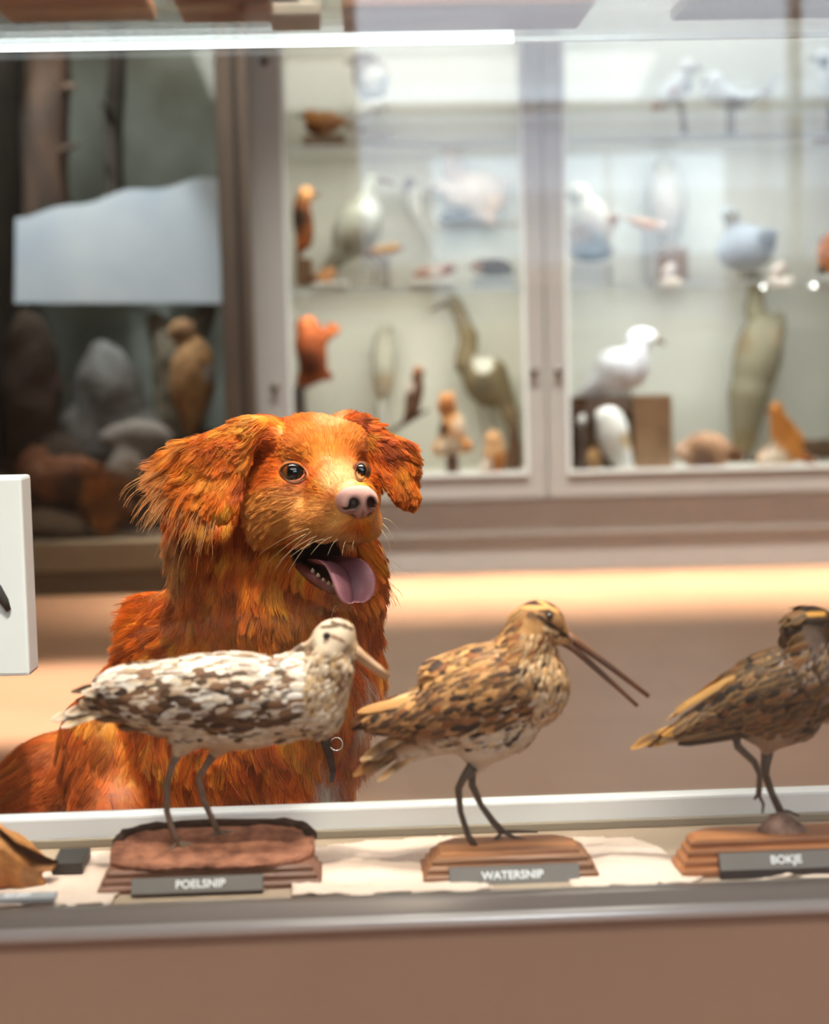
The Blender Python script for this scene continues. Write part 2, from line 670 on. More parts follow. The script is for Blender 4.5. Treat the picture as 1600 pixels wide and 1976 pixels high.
for a, b, sl, sr in ((CX0, CX3 - 0.003, CX1 - CX0, CX3 - CX2), (CX3 + 0.003, CX6, CX4 - CX3, CX6 - CX5)):
    d = MB()
    d.box((a, CD, Z_RB), (a + sl, CD + 0.03, Z_TOP)).box((b - sr, CD, Z_RB), (b, CD + 0.03, Z_TOP))
    d.box((a + sl, CD, Z_RB), (b - sr, CD + 0.03, Z_RT)).box((a + sl, CD, Z_TOP - 0.07), (b - sr, CD + 0.03, Z_TOP))
    do = d.build('door', M_FRAME, cab)
    bead = MB()
    bead.box((a + sl - 0.012, CD - 0.006, Z_RT - 0.012), (a + sl, CD, Z_TOP - 0.06)).box((b - sr, CD - 0.006, Z_RT - 0.012), (b - sr + 0.012, CD, Z_TOP - 0.06))
    bead.box((a + sl, CD - 0.006, Z_RT - 0.012), (b - sr, CD, Z_RT))
    bead.build('glazing_bead', M_EDGE, do)
    MB().box((a + sl - 0.01, CD + 0.012, Z_RT - 0.01), (b - sr + 0.01, CD + 0.018, Z_TOP - 0.06)).build('door_pane', M_PANE, do)
    lx = b - sr / 2 if a == CX0 else a + sl / 2
    for lxx, lz in ((lx, cz(722)), (a + sl / 2 if a == CX0 else b - sr / 2, cz(740)), (a + sl / 2 if a == CX0 else b - sr / 2, cz(112))):
        MB().tube([(lxx, CD + 0.002, lz), (lxx, CD - 0.010, lz)], 0.014, 14).build('lock', M_LOCK, do, smooth=True)
for a, b in ((CX0 + 0.025, CX3 - 0.025), (CX3 + 0.025, CX6 - 0.025)):
    for py in (277, 556):
        z = cz(py, CD + 0.08)
        so = MB().box((a, CD + 0.08, z - 0.012), (b, 6.39, z)).build('shelf', M_SHELF, cab)
        MB().box((a, CD + 0.074, z - 0.014), (b, CD + 0.080, z + 0.001)).build('shelf_edge', M_EDGE, so)  # white colour stands in for light caught by the glass edge
for xa, xb, c, w in ((CX1, CX2, (1.0, 0.955, 0.88), 1.0), (CX4, CX5, (0.97, 0.98, 1.0), 1.15)):
    xm = (xa + xb) / 2
    for zl, e in ((Z_TOP - 0.03, 4.4), (cz(277, CD + 0.08) - 0.02, 2.6), (cz(556, CD + 0.08) - 0.02, 3.4)):
        area('cabinet_led', (xm, CD + 0.10, zl), (xm, 6.17, zl - 0.80), e * w * 0.95, c, 0.80, 0.02)

# ================================================================== dark diorama case on the left
DD = 5.6
dzz = lambda py, px=230, D=DD: float(P(px, py, D)[2])
dxx = lambda px, D=DD: float(P(px, 600, D)[0])
M_DARK = mat('diorama_frame', (92, 80, 70), rough=0.35, vary=0.12, scale=5, metal=0.3)
M_DARKER = mat('diorama_groove', (58, 49, 42), rough=0.5)
M_PLTH = mat('diorama_plinth', (84, 70, 52), rough=0.6, vary=0.2, scale=4)
M_PLTL = mat('diorama_sill', (128, 110, 84), rough=0.6, vary=0.15, scale=4)
M_DBACK = mat('diorama_backdrop', (150, 152, 142), rough=0.9, rgb2=(96, 92, 80), scale=2.2)
M_DGND = mat('diorama_ground', (92, 78, 60), rough=0.95, rgb2=(54, 46, 36), scale=9, bump=0.6, bscale=18)
L0, L1, L2, L3 = dxx(-190), dxx(428), dxx(460), dxx(488)
dio = thing('diorama_case', 'tall dark glass diorama case with tree trunks, left of the beige cabinet', 'cabinet', ((L0 + L3) / 2, DD, 0))
zb, zs = dzz(1042), dzz(1100)
LR = -0.552
MB().box((L0, DD, 0), (LR, 6.58, zs)).build('plinth', M_PLTH, dio, bevel=0.004)
MB().box((L0, DD - 0.02, zs), (LR, 6.58, zb)).build('sill', M_PLTL, dio, bevel=0.006)
MB().box((L1, DD, zb), (L2, DD + 0.06, 2.6)).build('corner_post', M_DARK, dio, bevel=0.006)
MB().box((L2, DD + 0.02, zb), (L2 + 0.014, DD + 0.10, 2.6)).build('post_groove', M_DARKER, dio)
MB().box((L2 + 0.014, DD + 0.01, zb), (L3, DD + 0.08, 2.6)).build('side_post', M_DARK, dio, bevel=0.006)
MB().box((L2 + 0.012, DD + 0.08, zb), (LR, 6.58, 2.6)).build('end_panel', M_DARKER, dio)
MB().box((L0, DD, 2.6), (LR, 6.58, 2.68)).build('top_panel', M_DARK, dio)
MB().box((L0, 6.50, zb), (L2, 6.54, 2.6)).build('backdrop', M_DBACK, dio)
MB().box((L0, DD, zb), (L0 + 0.02, 6.5, 2.6)).build('side_panel', M_DARKER, dio)
MB().box((L0 + 0.02, DD + 0.02, zb), (L1 + 0.005, DD + 0.028, 2.6)).build('front_pane', mat_glass('diorama_glass', f0=0.035), dio)
# uneven ground
gx = np.linspace(L0 + 0.02, L2 - 0.0, 40)
gy = np.linspace(DD + 0.05, 6.49, 26)
GX, GY = np.meshgrid(gx, gy)
pp = np.stack([GX.ravel(), GY.ravel(), np.zeros(GX.size)], 1)
gz = zb + 0.01 + 0.10 * fbm(pp, 3.0, 5) * sstep(DD, 6.3, pp[:, 1]) + 0.22 * sstep(5.9, 6.5, pp[:, 1])
top = np.stack([pp[:, 0], pp[:, 1], gz], 1)
ny, nx = GX.shape
F = [(j * nx + i, j * nx + i + 1, (j + 1) * nx + i + 1, (j + 1) * nx + i) for j in range(ny - 1) for i in range(nx - 1)]
link_mesh('ground', top, F, M_DGND, dio)
area('diorama_lamp', ((L0 + L1) / 2, 5.75, 2.5), ((L0 + L1) / 2, 6.3, 1.1), 15, (0.94, 0.96, 0.92), 0.9, 0.1)


def slab_outline(pts, D, th, name, m, parent=None):
    """a board of real thickness with the given outline (pixels at depth D)"""
    V = [P(x, y, D) for x, y in pts] + [P(x, y, D) + np.array([0, th, 0]) for x, y in pts]
    n = len(pts)
    F = [tuple(range(n))[::-1], tuple(range(n, 2 * n))] + [(i, (i + 1) % n, n + (i + 1) % n, n + i) for i in range(n)]
    return link_mesh(name, V, F, m, parent, smooth=False)


# pale board with a wavy upper edge, standing in for a window reflection
M_REFLB = mat('reflection_board', (228, 232, 238), rough=0.8, rgb2=(206, 214, 226), scale=3.0)
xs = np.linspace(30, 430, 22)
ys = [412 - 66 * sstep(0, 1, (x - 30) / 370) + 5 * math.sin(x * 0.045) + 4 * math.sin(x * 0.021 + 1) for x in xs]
ob = slab_outline([(float(x), float(y)) for x, y in zip(xs, ys)] + [(432, 585), (28, 585)], 6.02, 0.015, 'reflection_board', M_REFLB)
tag(ob, 'pale blue-white board with a wavy top edge standing in for a window reflection inside the dark diorama', 'board')
spot('board_fill_light', (-1.35, 5.72, 2.45), (-1.02, 6.05, 1.02), 110, (0.90, 0.95, 1.0), 36, 0.5, 0.03)  # added light that brightens the stand-in board

M_BARK = mat('bark', (92, 66, 50), rough=0.95, rgb2=(50, 38, 30), scale=14, bump=0.9, bscale=30, stretch=(1, 1, 0.25))
M_BARK2 = mat('dark_bark', (58, 48, 38), rough=0.95, rgb2=(34, 28, 22), scale=14, bump=0.9, bscale=30, stretch=(1, 1, 0.25))


def trunk(name, label, x, wpx, D, m, py0, lean=0, twigs=()):
    t = thing(name, label, 'tree', P(x, py0, D), 'dead trees in the diorama')
    pts, rad = [], []
    for i in range(9):
        f = i / 8
        py = py0 + (60 - py0 - 330) * f
        pts.append(P(x + lean * f + 5 * math.sin(i * 1.7), py, D))
        rad.append(M(wpx / 2 * (1.25 - 0.3 * f + 0.08 * math.sin(i * 2.3)), D))
    MB().tube(pts, rad, 14).build('trunk', m, t, smooth=True)
    for (ax, ay, bx, by) in twigs:
        a, b = P(ax, ay, D), P(bx, by, D - 0.12)
        MB().tube([a, (a + b) / 2 + np.array([0, 0, 0.03]), b], [M(9, D), M(7, D), M(3, D)], 8).build('branch', m, t, smooth=True)


trunk('dead_tree', 'thick brown tree trunk rising behind the pale board in the diorama', 88, 78, 6.16, M_BARK, 560, 4, ((110, 200, 150, 168), (100, 330, 150, 280)))
trunk('dead_tree', 'thin dark tree trunk beside the thick brown one', 222, 32, 6.2, M_BARK2, 560, 2, ((222, 250, 195, 200),))
trunk('dead_tree', 'dark tree trunk at the far edge of the diorama glass', 20, 120, 6.37, M_BARK2, 1010, -60)

# ------------------------------------------------------------------ mounted animals, rocks and other sculpted things
M_FEATH = mat_attr('feather_skin', rough=0.75, spec=0.2)
M_PELT = mat_attr('pelt', rough=0.85, spec=0.15)
M_ROCK = mat_attr('rock_face', rough=0.95, spec=0.1, bump=0.6, bscale=40)
M_BILL = mat('horn', (110, 80, 52), rough=0.4, vary=0.3, scale=30)
M_LEG = mat('leg_scale', (120, 92, 66), rough=0.55, vary=0.3, scale=80)
M_BASEW = mat('mount_wood', (150, 110, 74), rough=0.5, vary=0.3, scale=18, stretch=(0.3, 1, 1))
M_BASED = mat('mount_dark', (60, 50, 44), rough=0.5, vary=0.3, scale=18)
M_BASEP = mat('mount_white', (238, 236, 230), rough=0.5)
M_EYEB = mat('glass_eye', (16, 12, 10), rough=0.05, coat=1.0)


def sculpt_px(prims, D, h, noise=0.0, nfreq=20, seed=0, squash=0.85):
    """prims in photo pixels on the plane at depth D: ('c', x,y,r, x,y,r [,dd, dd]) or ('e', x,y,rx,ry,angle [,rd, dd])"""
    k = D / FPX
    items = []
    for q in prims:
        if q[0] == 'c':
            d1, d2 = (q[7], q[8]) if len(q) > 7 else (0, 0)
            items.append(('c', P(q[1], q[2], D) + (0, d1 * k, 0), q[3] * k, P(q[4], q[5], D) + (0, d2 * k, 0), q[6] * k))
        else:
            rd = q[6] if len(q) > 6 and q[6] else min(q[3], q[4]) * squash
            dd = q[7] if len(q) > 7 else 0
            a = math.radians(q[5])
            A = np.array([[math.cos(a), 0, math.sin(a)], [0, 1, 0], [-math.sin(a), 0, math.cos(a)]])
            items.append(('e', P(q[1], q[2], D) + (0, dd * k, 0), np.array([q[3], rd, q[4]]) * k, A))
    lo = np.min([np.minimum(i[1] - i[2], i[3] - i[4]) if i[0] == 'c' else i[1] - max(i[2]) for i in items], 0) - 6 * h
    hi = np.max([np.maximum(i[1] + i[2], i[3] + i[4]) if i[0] == 'c' else i[1] + max(i[2]) for i in items], 0) + 6 * h
    s = Sculpt(lo, hi, h)
    for i in items:
        if i[0] == 'c': s.cone(i[1], i[3], i[2], i[4], k=2.2 * h)
        else: s.ell(i[1], i[2], i[3], k=2.2 * h)
    V, Q = s.mesh()
    V = relax(V, Q, 2)
    if noise:
        N = normals(V, Q)
        V = V + N * ((fbm(V, nfreq, seed) - 0.5) * 2 * noise)[:, None]
    return V, Q


def paint_px(V, base, spots, mott=0.0, dark=None, freq=60, seed=3):
    """base colour, coloured patches (x, y, r, rgb) in photo pixels, and a mottle in the thing's own colours"""
    c = np.tile(np.array(lin(base)), (len(V), 1))
    q = proj(V)
    for (x, y, r, rgb) in spots:
        w = 1 - sstep(0.6, 1.2, np.hypot(q[:, 0] - x, q[:, 1] - y) / r)
        c = mixc(c, lin(rgb), w)
    if mott:
        w = sstep(0.45, 0.62, fbm(V, freq, seed)) * mott
        c = mixc(c, lin(dark or (40, 30, 22)), w)
    return c


def critter(name, label, cat, D, prims, base, spots=(), group=None, mott=0.0, dark=None, h=0.008, legs=(), bills=(), mount=None, mm=None, pelt=False, eye=None, legm=None, noise=0.0):
    k = D / FPX
    xs_, ys_ = np.mean([q[1] for q in prims]), max(q[2] for q in prims)
    if mount: loc = P((mount[0] + mount[2]) / 2, mount[3], D)
    else: loc = P(xs_, ys_, D)
    t = thing(name, label, cat, loc, group)
    V, Q = sculpt_px(prims, D, h, noise)
    link_mesh('body', V, Q, M_PELT if pelt else M_FEATH, t, colors=paint_px(V, base, spots, mott, dark, 45))
    for pts in legs:
        MB().tube([P(x, y, D) + (0, dd * k, 0) for x, y, dd in pts], [max(0.004, 2.5 * k)] * len(pts), 8).build('leg', legm or M_LEG, t, smooth=True)
    for pts in bills:
        MB().tube([P(x, y, D) for x, y, r in pts], [r * k for x, y, r in pts], 8).build('bill', M_BILL, t, smooth=True)
    if eye:
        MB().ball(P(eye[0], eye[1], D) + (0, -eye[2] * k, 0), 3.0 * k).build('eye', M_EYEB, t, smooth=True)
    if mount:
        x0, y0, x1, y1 = mount
        a, b = P(x0, y1, D), P(x1, y0, D)
        MB().box((a[0], D - 0.07, a[2]), (b[0], D + 0.07, b[2])).build('base', mm or M_BASEW, t, bevel=0.005)
    return t


G = 'mounted animals in the wall cabinet'
CC = 6.1
# --- upper shelf, left door
critter('mounted_duck', 'small orange-brown mounted bird beside the two white birds on the top shelf', 'mounted bird', CC,
        [('e', 622, 238, 34, 22, 12), ('e', 597, 222, 13, 12, 0), ('c', 640, 240, 14, 668, 232, 5)], (190, 130, 70), [(600, 262, 26, (120, 62, 34)), (640, 240, 22, (196, 140, 96))], G, 0.4, (110, 60, 30), bills=[[(586, 222, 5), (574, 226, 2)]], legs=[[(622, 255, -6), (622, 268, -6)], [(630, 255, 6), (630, 268, 6)]], mount=(585, 264, 665, 276), mm=M_BASEW)
critter('mounted_gull', 'bright white plump mounted bird, front of the white pair on the top shelf', 'mounted bird', CC - 0.06,
        [('e', 702, 226, 28, 21, 20), ('e', 722, 206, 17, 15, 0), ('c', 688, 234, 12, 668, 246, 5)], (250, 248, 244), [(672, 246, 12, (180, 150, 120))], G, legs=[[(698, 240, -5), (698, 262, -5)], [(706, 240, 5), (706, 262, 5)]], mount=(668, 258, 752, 274), mm=M_BASEP, bills=[[(738, 206, 5), (750, 209, 2)]])
critter('mounted_guillemot', 'dark-backed mounted bird with a white breast hung high behind the white pair', 'mounted bird', CC + 0.18,
        [('e', 716, 150, 34, 42, 20), ('e', 700, 120, 22, 18, 0), ('c', 706, 180, 14, 714, 196, 8)], (96, 66, 46), [(724, 150, 26, (246, 240, 234)), (742, 160, 16, (168, 172, 184)), (714, 192, 16, (70, 58, 50))], G, bills=[[(682, 118, 7), (664, 124, 2)]], mount=(706, 196, 726, 206))
# --- middle shelf, left door
critter('mounted_woodpecker', 'rusty brown mounted bird clinging at the left edge of the middle shelf', 'mounted bird', CC,
        [('e', 585, 430, 20, 52, 6), ('e', 590, 376, 17, 17, 0), ('c', 580, 470, 10, 575, 500, 5)], (150, 84, 40), [(590, 372, 18, (226, 160, 104)), (576, 420, 22, (74, 42, 24)), (580, 470, 18, (200, 110, 50))], G, 0.4, bills=[[(604, 374, 5), (618, 378, 2)]], mount=(574, 500, 602, 552))
critter('mounted_heron', 'grey mounted bird with yellow legs standing tall on the middle shelf', 'mounted bird', CC + 0.1,
        [('e', 690, 440, 46, 62, -30), ('c', 700, 400, 22, 716, 352, 12), ('c', 660, 490, 20, 620, 530, 8), ('e', 716, 346, 16, 13, 0)], (176, 174, 160), [(690, 470, 34, (150, 140, 120)), (716, 400, 24, (206, 206, 200)), (640, 510, 26, (150, 144, 126))], G, 0.3, (120, 112, 96), bills=[[(730, 346, 5), (764, 356, 2)]], legs=[[(700, 490, -6), (724, 520, -6), (722, 552, -6)], [(712, 486, 6), (740, 516, 6), (742, 552, 6)]], mount=(690, 548, 770, 556), mm=M_BASEP)
critter('mounted_oriole', 'little golden yellow mounted bird beside the tall grey one on the middle shelf', 'mounted bird', CC - 0.05,
        [('e', 738, 484, 30, 11, 8), ('e', 764, 478, 9, 9, 0), ('c', 716, 488, 7, 700, 494, 3)], (206, 150, 56), [(714, 488, 12, (150, 110, 60))], G, mount=(734, 494, 752, 552), mm=mat('pale_post', (196, 192, 184), rough=0.6), bills=[[(772, 478, 3), (782, 480, 1)]])
critter('mounted_wren', 'tiny round brown mounted bird on a white block at the left of the middle shelf', 'mounted bird', CC - 0.08,
        [('e', 628, 534, 17, 13, 0), ('e', 640, 524, 9, 9, 0), ('c', 612, 538, 8, 588, 542, 4)], (216, 150, 100), [(600, 542, 16, (110, 64, 34))], G, mount=(606, 545, 672, 556), mm=M_BASEP, bills=[[(648, 524, 3), (656, 526, 1)]])
critter('mounted_finch', 'small reddish mounted bird on a white block at the middle of the shelf', 'mounted bird', CC - 0.08,
        [('e', 838, 526, 30, 13, 0), ('e', 868, 518, 10, 10, 0), ('c', 812, 528, 8, 796, 530, 4)], (190, 140, 124), [(868, 520, 12, (150, 84, 66)), (838, 528, 14, (224, 206, 196))], G, mount=(792, 541, 872, 556), mm=M_BASEP, bills=[[(877, 518, 3), (886, 520, 1)]])
critter('mounted_starling', 'dark brown mounted bird sitting by the right stile on the middle shelf', 'mounted bird', CC - 0.05,
        [('e', 950, 516, 36, 18, 0), ('e', 922, 514, 12, 12, 0), ('c', 974, 520, 10, 992, 526, 4)], (86, 62, 50), [(920, 516, 12, (190, 140, 110))], G, 0.3, mount=(912, 534, 990, 555), mm=mat('grey_block', (190, 194, 198), rough=0.5), bills=[[(911, 514, 3), (900, 517, 1)]])
critter('mounted_hawk', 'pale brown mounted bird with spread wings high on the back panel', 'mounted bird', CC + 0.22,
        [('e', 915, 370, 58, 40, 10), ('e', 876, 330, 24, 34, 20), ('c', 950, 390, 24, 978, 350, 9), ('e', 850, 360, 14, 14, 0), ('c', 920, 400, 20, 950, 430, 10)], (204, 184, 170), [(960, 400, 30, (222, 186, 160)), (880, 330, 26, (178, 152, 136)), (860, 410, 20, (150, 132, 116))], G, 0.25, (150, 128, 110), bills=[[(838, 362, 5), (826, 368, 2)]], mount=(850, 412, 905, 424), mm=M_BASED)
critter('mounted_tern', 'slim grey mounted bird with raised wings in the middle of the left door', 'mounted bird', CC + 0.2,
        [('e', 800, 390, 16, 40, 8), ('e', 792, 352, 13, 12, 0), ('c', 806, 410, 10, 842, 500, 4), ('c', 790, 360, 5, 770, 364, 3)], (196, 192, 184), [(790, 354, 14, (130, 120, 116))], G, mount=(826, 500, 850, 552), mm=mat('pale_post', (196, 192, 184)))
# --- bottom, left door
critter('mounted_squirrel', 'red squirrel mount climbing at the left stile low in the cabinet', 'mounted squirrel', CC,
        [('e', 600, 680, 30, 60, 4), ('e', 594, 628, 22, 20, 0), ('c', 615, 660, 13, 648, 636, 10), ('c', 610, 715, 14, 636, 728, 7), ('c', 590, 730, 16, 580, 748, 9), ('c', 630, 640, 8, 640, 625, 5)], (150, 74, 38), [(598, 700, 30, (96, 46, 26)), (594, 624, 16, (190, 104, 60)), (645, 640, 14, (176, 96, 52))], G, 0.3, (70, 34, 20), pelt=True, noise=0.006, mount=(574, 746, 588, 920), mm=M_BASED)
critter('mounted_partridge', 'grey-brown oval mounted bird hanging in the middle of the left door', 'mounted bird', CC + 0.22,
        [('e', 740, 700, 24, 62, 0), ('e', 742, 636, 13, 13, 0), ('c', 738, 750, 14, 736, 778, 6)], (186, 180, 164), [(740, 745, 26, (170, 154, 130))], G, 0.2, (140, 130, 112), bills=[[(752, 634, 4), (762, 638, 1)]], mount=(733, 776, 747, 920), mm=mat('pale_post', (196, 192, 184)))
critter('mounted_sparrowhawk', 'dark brown mounted bird perched on a bare branch above the dog', 'mounted bird', CC - 0.02,
        [('e', 800, 762, 17, 44, -12), ('e', 806, 716, 11, 11, 0), ('c', 796, 790, 13, 780, 816, 6)], (110, 76, 58), [(786, 745, 15, (212, 190, 176)), (806, 712, 10, (180, 120, 88))], G, 0.3, bills=[[(815, 716, 4), (822, 722, 1)]], mount=(745, 905, 800, 921))
br = MB().tube([P(772, 905, CC), P(760, 862, CC), P(745, 838, CC), P(790, 812, CC), P(828, 790, CC)], [0.012, 0.010, 0.009, 0.008, 0.005], 8).build('branch', M_BARK, bpy.data.objects['mounted_sparrowhawk'], smooth=True)
critter('mounted_stoat', 'brown and white stoat mount rearing on a dark post at the cabinet bottom', 'mounted stoat', CC - 0.05,
        [('e', 872, 835, 26, 40, -8), ('e', 862, 784, 19, 22, 0), ('c', 850, 866, 16, 900, 860, 14), ('c', 858, 770, 7, 854, 758, 4), ('c', 870, 768, 6, 874, 756, 4)], (214, 150, 96), [(862, 782, 18, (176, 110, 66)), (892, 820, 20, (238, 208, 180)), (852, 828, 16, (72, 42, 26)), (868, 864, 24, (248, 226, 200))], G, pelt=True, mount=(862, 880, 884, 921), mm=mat('dark_post', (78, 44, 26), rough=0.7))
critter('mounted_crane', 'tall grey-brown long-necked mounted bird by the right stile', 'mounted bird', CC + 0.18,
        [('c', 880, 590, 14, 905, 650, 16), ('c', 905, 650, 16, 900, 700, 24), ('e', 930, 740, 34, 50, 30), ('c', 950, 720, 30, 985, 800, 16), ('c', 985, 800, 14, 1000, 870, 8), ('e', 872, 582, 16, 13, 20)], (124, 108, 82), [(932, 700, 22, (226, 220, 206)), (930, 745, 22, (96, 84, 66)), (985, 800, 24, (150, 128, 100))], G, 0.3, (110, 96, 74), bills=[[(858, 586, 5), (832, 600, 2)]], legs=[[(925, 780, -6), (938, 850, -6), (945, 915, -6)], [(945, 780, 6), (958, 850, 6), (962, 915, 6)]], mount=(925, 908, 985, 921))
critter('mounted_hamster', 'small orange and white mammal mount at the bottom right of the left door', 'mounted animal', CC - 0.1,
        [('e', 955, 880, 22, 36, 0), ('e', 952, 846, 17, 16, 0), ('c', 940, 905, 14, 930, 914, 8)], (222, 170, 124), [(968, 890, 18, (206, 130, 66)), (935, 900, 18, (246, 226, 212))], G, pelt=True, mount=(930, 912, 982, 921))
critter('mounted_otter', 'dark slim upright mammal mount against the right stile of the left door', 'mounted animal', CC + 0.08,
        [('e', 992, 880, 15, 40, 0), ('e', 990, 836, 11, 12, 0), ('c', 985, 905, 12, 975, 916, 6)], (112, 84, 66), [], G, 0.3, pelt=True, mount=(970, 914, 1006, 921))
# --- right door, upper shelf
critter('mounted_puffin', 'white mounted bird perched upright with its back turned, top shelf of the right door', 'mounted bird', CC,
        [('e', 1300, 176, 22, 44, -38), ('e', 1326, 132, 18, 18, 0), ('c', 1285, 195, 14, 1258, 210, 5), ('e', 1318, 160, 18, 16, 0)], (252, 250, 248), [(1262, 206, 14, (206, 160, 140)), (1336, 172, 14, (120, 132, 150)), (1300, 176, 12, (240, 216, 206))], G, legs=[[(1310, 196, -5), (1318, 262, -5)], [(1318, 196, 5), (1326, 262, 5)]], mount=(1290, 262, 1350, 275), mm=M_BASEP, bills=[[(1342, 130, 5), (1354, 136, 2)]])
critter('mounted_seagull', 'white and grey mounted seagull standing sideways on the top shelf', 'mounted bird', CC,
        [('e', 1400, 188, 48, 20, -14), ('e', 1380, 156, 17, 17, 0), ('c', 1382, 165, 16, 1392, 185, 18), ('c', 1430, 196, 12, 1480, 176, 6), ('c', 1480, 176, 6, 1506, 140, 4)], (252, 252, 252), [(1420, 202, 20, (188, 190, 196)), (1490, 160, 26, (200, 200, 202))], G, legs=[[(1405, 205, -6), (1404, 262, -6)], [(1416, 205, 6), (1416, 262, 6)]], mount=(1380, 264, 1432, 275), mm=mat('grey_block', (190, 194, 198)), bills=[[(1366, 158, 5), (1352, 162, 2)]])
critter('mounted_magpie', 'black and white mounted bird cut by the edge at the top shelf', 'mounted bird', CC,
        [('e', 1602, 150, 26, 46, 10), ('e', 1590, 112, 16, 16, 0), ('c', 1605, 190, 12, 1612, 225, 6)], (240, 240, 240), [(1590, 120, 14, (70, 66, 74)), (1600, 222, 16, (120, 80, 66))], G, legs=[[(1600, 190, -5), (1596, 268, -5)], [(1608, 190, 5), (1606, 268, 5)]], mount=(1575, 262, 1640, 275), bills=[[(1575, 112, 5), (1560, 116, 2)]])
# --- right door, middle shelf
critter('mounted_grouse', 'brown mounted bird with a dark belly sitting left on the middle shelf', 'mounted bird', CC,
        [('e', 1136, 440, 42, 58, -6), ('e', 1118, 376, 22, 22, 0), ('e', 1142, 482, 46, 24, 0), ('c', 1170, 440, 14, 1192, 415, 8)], (206, 192, 178), [(1142, 490, 44, (110, 118, 124)), (1120, 452, 22, (176, 140, 100)), (1186, 424, 14, (120, 66, 32)), (1112, 380, 20, (190, 180, 160))], G, 0.2, (150, 130, 110), bills=[[(1098, 378, 5), (1084, 384, 2)]], mount=(1110, 506, 1180, 555), mm=mat('white_block', (226, 228, 230)))
critter('mounted_robin', 'small orange and pink mounted bird in the middle of the right door', 'mounted bird', CC - 0.1,
        [('e', 1252, 434, 28, 11, -12), ('e', 1278, 440, 11, 11, 0), ('c', 1232, 430, 8, 1208, 420, 4)], (226, 170, 130), [(1250, 442, 14, (226, 140, 76)), (1280, 440, 12, (246, 220, 210))], G, mount=(1244, 446, 1262, 552), mm=mat('pale_post', (196, 192, 184)), bills=[[(1288, 441, 3), (1298, 443, 1)]])
critter('mounted_owl', 'brown owl-like mounted bird standing at the back of the middle shelf', 'mounted bird', CC + 0.2,
        [('e', 1285, 390, 38, 72, 4), ('e', 1282, 322, 26, 24, 0), ('c', 1290, 440, 22, 1294, 480, 12)], (178, 168, 156), [(1282, 316, 24, (160, 146, 120)), (1290, 400, 34, (184, 172, 162))], G, 0.3, (140, 126, 110), mount=(1262, 478, 1322, 553))
critter('mounted_goose', 'large grey mounted bird facing right on the middle shelf', 'mounted bird', CC + 0.1,
        [('e', 1440, 480, 56, 44, 10), ('c', 1420, 450, 20, 1412, 420, 14), ('c', 1470, 470, 20, 1490, 450, 12), ('e', 1408, 412, 17, 14, 0)], (190, 194, 202), [(1482, 462, 22, (128, 132, 138)), (1412, 420, 18, (140, 132, 118))], G, 0.2, (160, 164, 172), legs=[[(1430, 520, -6), (1430, 548, -6)], [(1450, 520, 6), (1450, 548, 6)]], mount=(1360, 543, 1404, 556), mm=M_BASEP)
critter('mounted_kingfisher', 'orange mounted bird at the frame edge of the middle shelf', 'mounted bird', CC - 0.05,
        [('e', 1600, 498, 20, 34, 20), ('e', 1604, 462, 14, 14, 0), ('c', 1590, 516, 10, 1580, 530, 5)], (212, 120, 40), [(1584, 526, 16, (70, 56, 48))], G, mount=(1565, 533, 1640, 555), mm=M_BASEP, bills=[[(1592, 462, 4), (1578, 466, 1)]])
for x, w, lb in ((1290, 38, 'small pink shell-like lump on a white block below the owl-like bird'), (1500, 44, 'pale pebble on a white block below the large grey bird')):
    critter('mounted_chick', lb.replace('shell-like lump', 'mounted chick').replace('pebble', 'mounted chick'), 'mounted bird', CC - 0.15,
            [('e', x, 526, w * 0.38, 13, 0), ('e', x + 8, 514, 8, 8, 0)], (240, 222, 216), [], G, mount=(x - w / 2, 538, x + w / 2, 555), mm=M_BASEP, bills=[[(x + 15, 514, 2.5), (x + 22, 516, 1)]])
# --- right door, bottom
bx = thing('nest_box', 'open brown wooden nest box holding a white bird at the cabinet bottom', 'box', P(1195, 918, CC))
kk = CC / FPX
a, b = P(1100, 921, CC), P(1290, 762, CC)
M_NB, M_NB2 = mat('nest_box_wood', (170, 132, 100), rough=0.8, vary=0.3, scale=12), mat('nest_box_dark', (92, 60, 38), rough=0.8, vary=0.3, scale=12)
MB().box((a[0], CC + 0.10, a[2]), (b[0], CC + 0.12, b[2])).build('back_panel', M_NB, bx)
MB().box((a[0], CC - 0.10, a[2]), (a[0] + 0.05, CC + 0.10, b[2])).build('side_panel', M_NB2, bx)
MB().box((b[0] - 0.13, CC - 0.08, a[2]), (b[0], CC + 0.10, b[2])).build('side_panel', M_NB, bx)
MB().box((a[0], CC + 0.02, b[2] - 0.06), (b[0] - 0.11, CC + 0.12, b[2])).build('lid', mat('nest_box_lid', (176, 146, 128), rough=0.7, vary=0.2, scale=10), bx)
critter('mounted_barn_owl', 'bright white mounted bird standing inside the brown nest box', 'mounted bird', CC - 0.08,
        [('e', 1182, 838, 32, 50, 6), ('e', 1172, 806, 26, 22, 0), ('c', 1196, 870, 22, 1204, 906, 20), ('e', 1214, 912, 24, 8, 0)], (252, 248, 244), [(1212, 850, 18, (222, 196, 160))], G, mount=(1180, 912, 1240, 921), mm=M_BASEP)
critter('mounted_chick', 'small white mounted chick low beside the dark side of the nest box', 'mounted bird', CC - 0.12,
        [('e', 1122, 814, 10, 11, 0), ('e', 1126, 804, 6, 6, 0)], (244, 238, 234), [], G, mount=(1116, 824, 1128, 921), mm=M_BASED)
critter('mounted_hen', 'brown mottled small bird on the floor of the nest box', 'mounted bird', CC - 0.08,
        [('e', 1136, 892, 24, 24, 0), ('e', 1150, 872, 10, 10, 0), ('c', 1120, 894, 10, 1108, 888, 5)], (176, 134, 88), [], G, 0.4, mount=(1116, 914, 1158, 921))
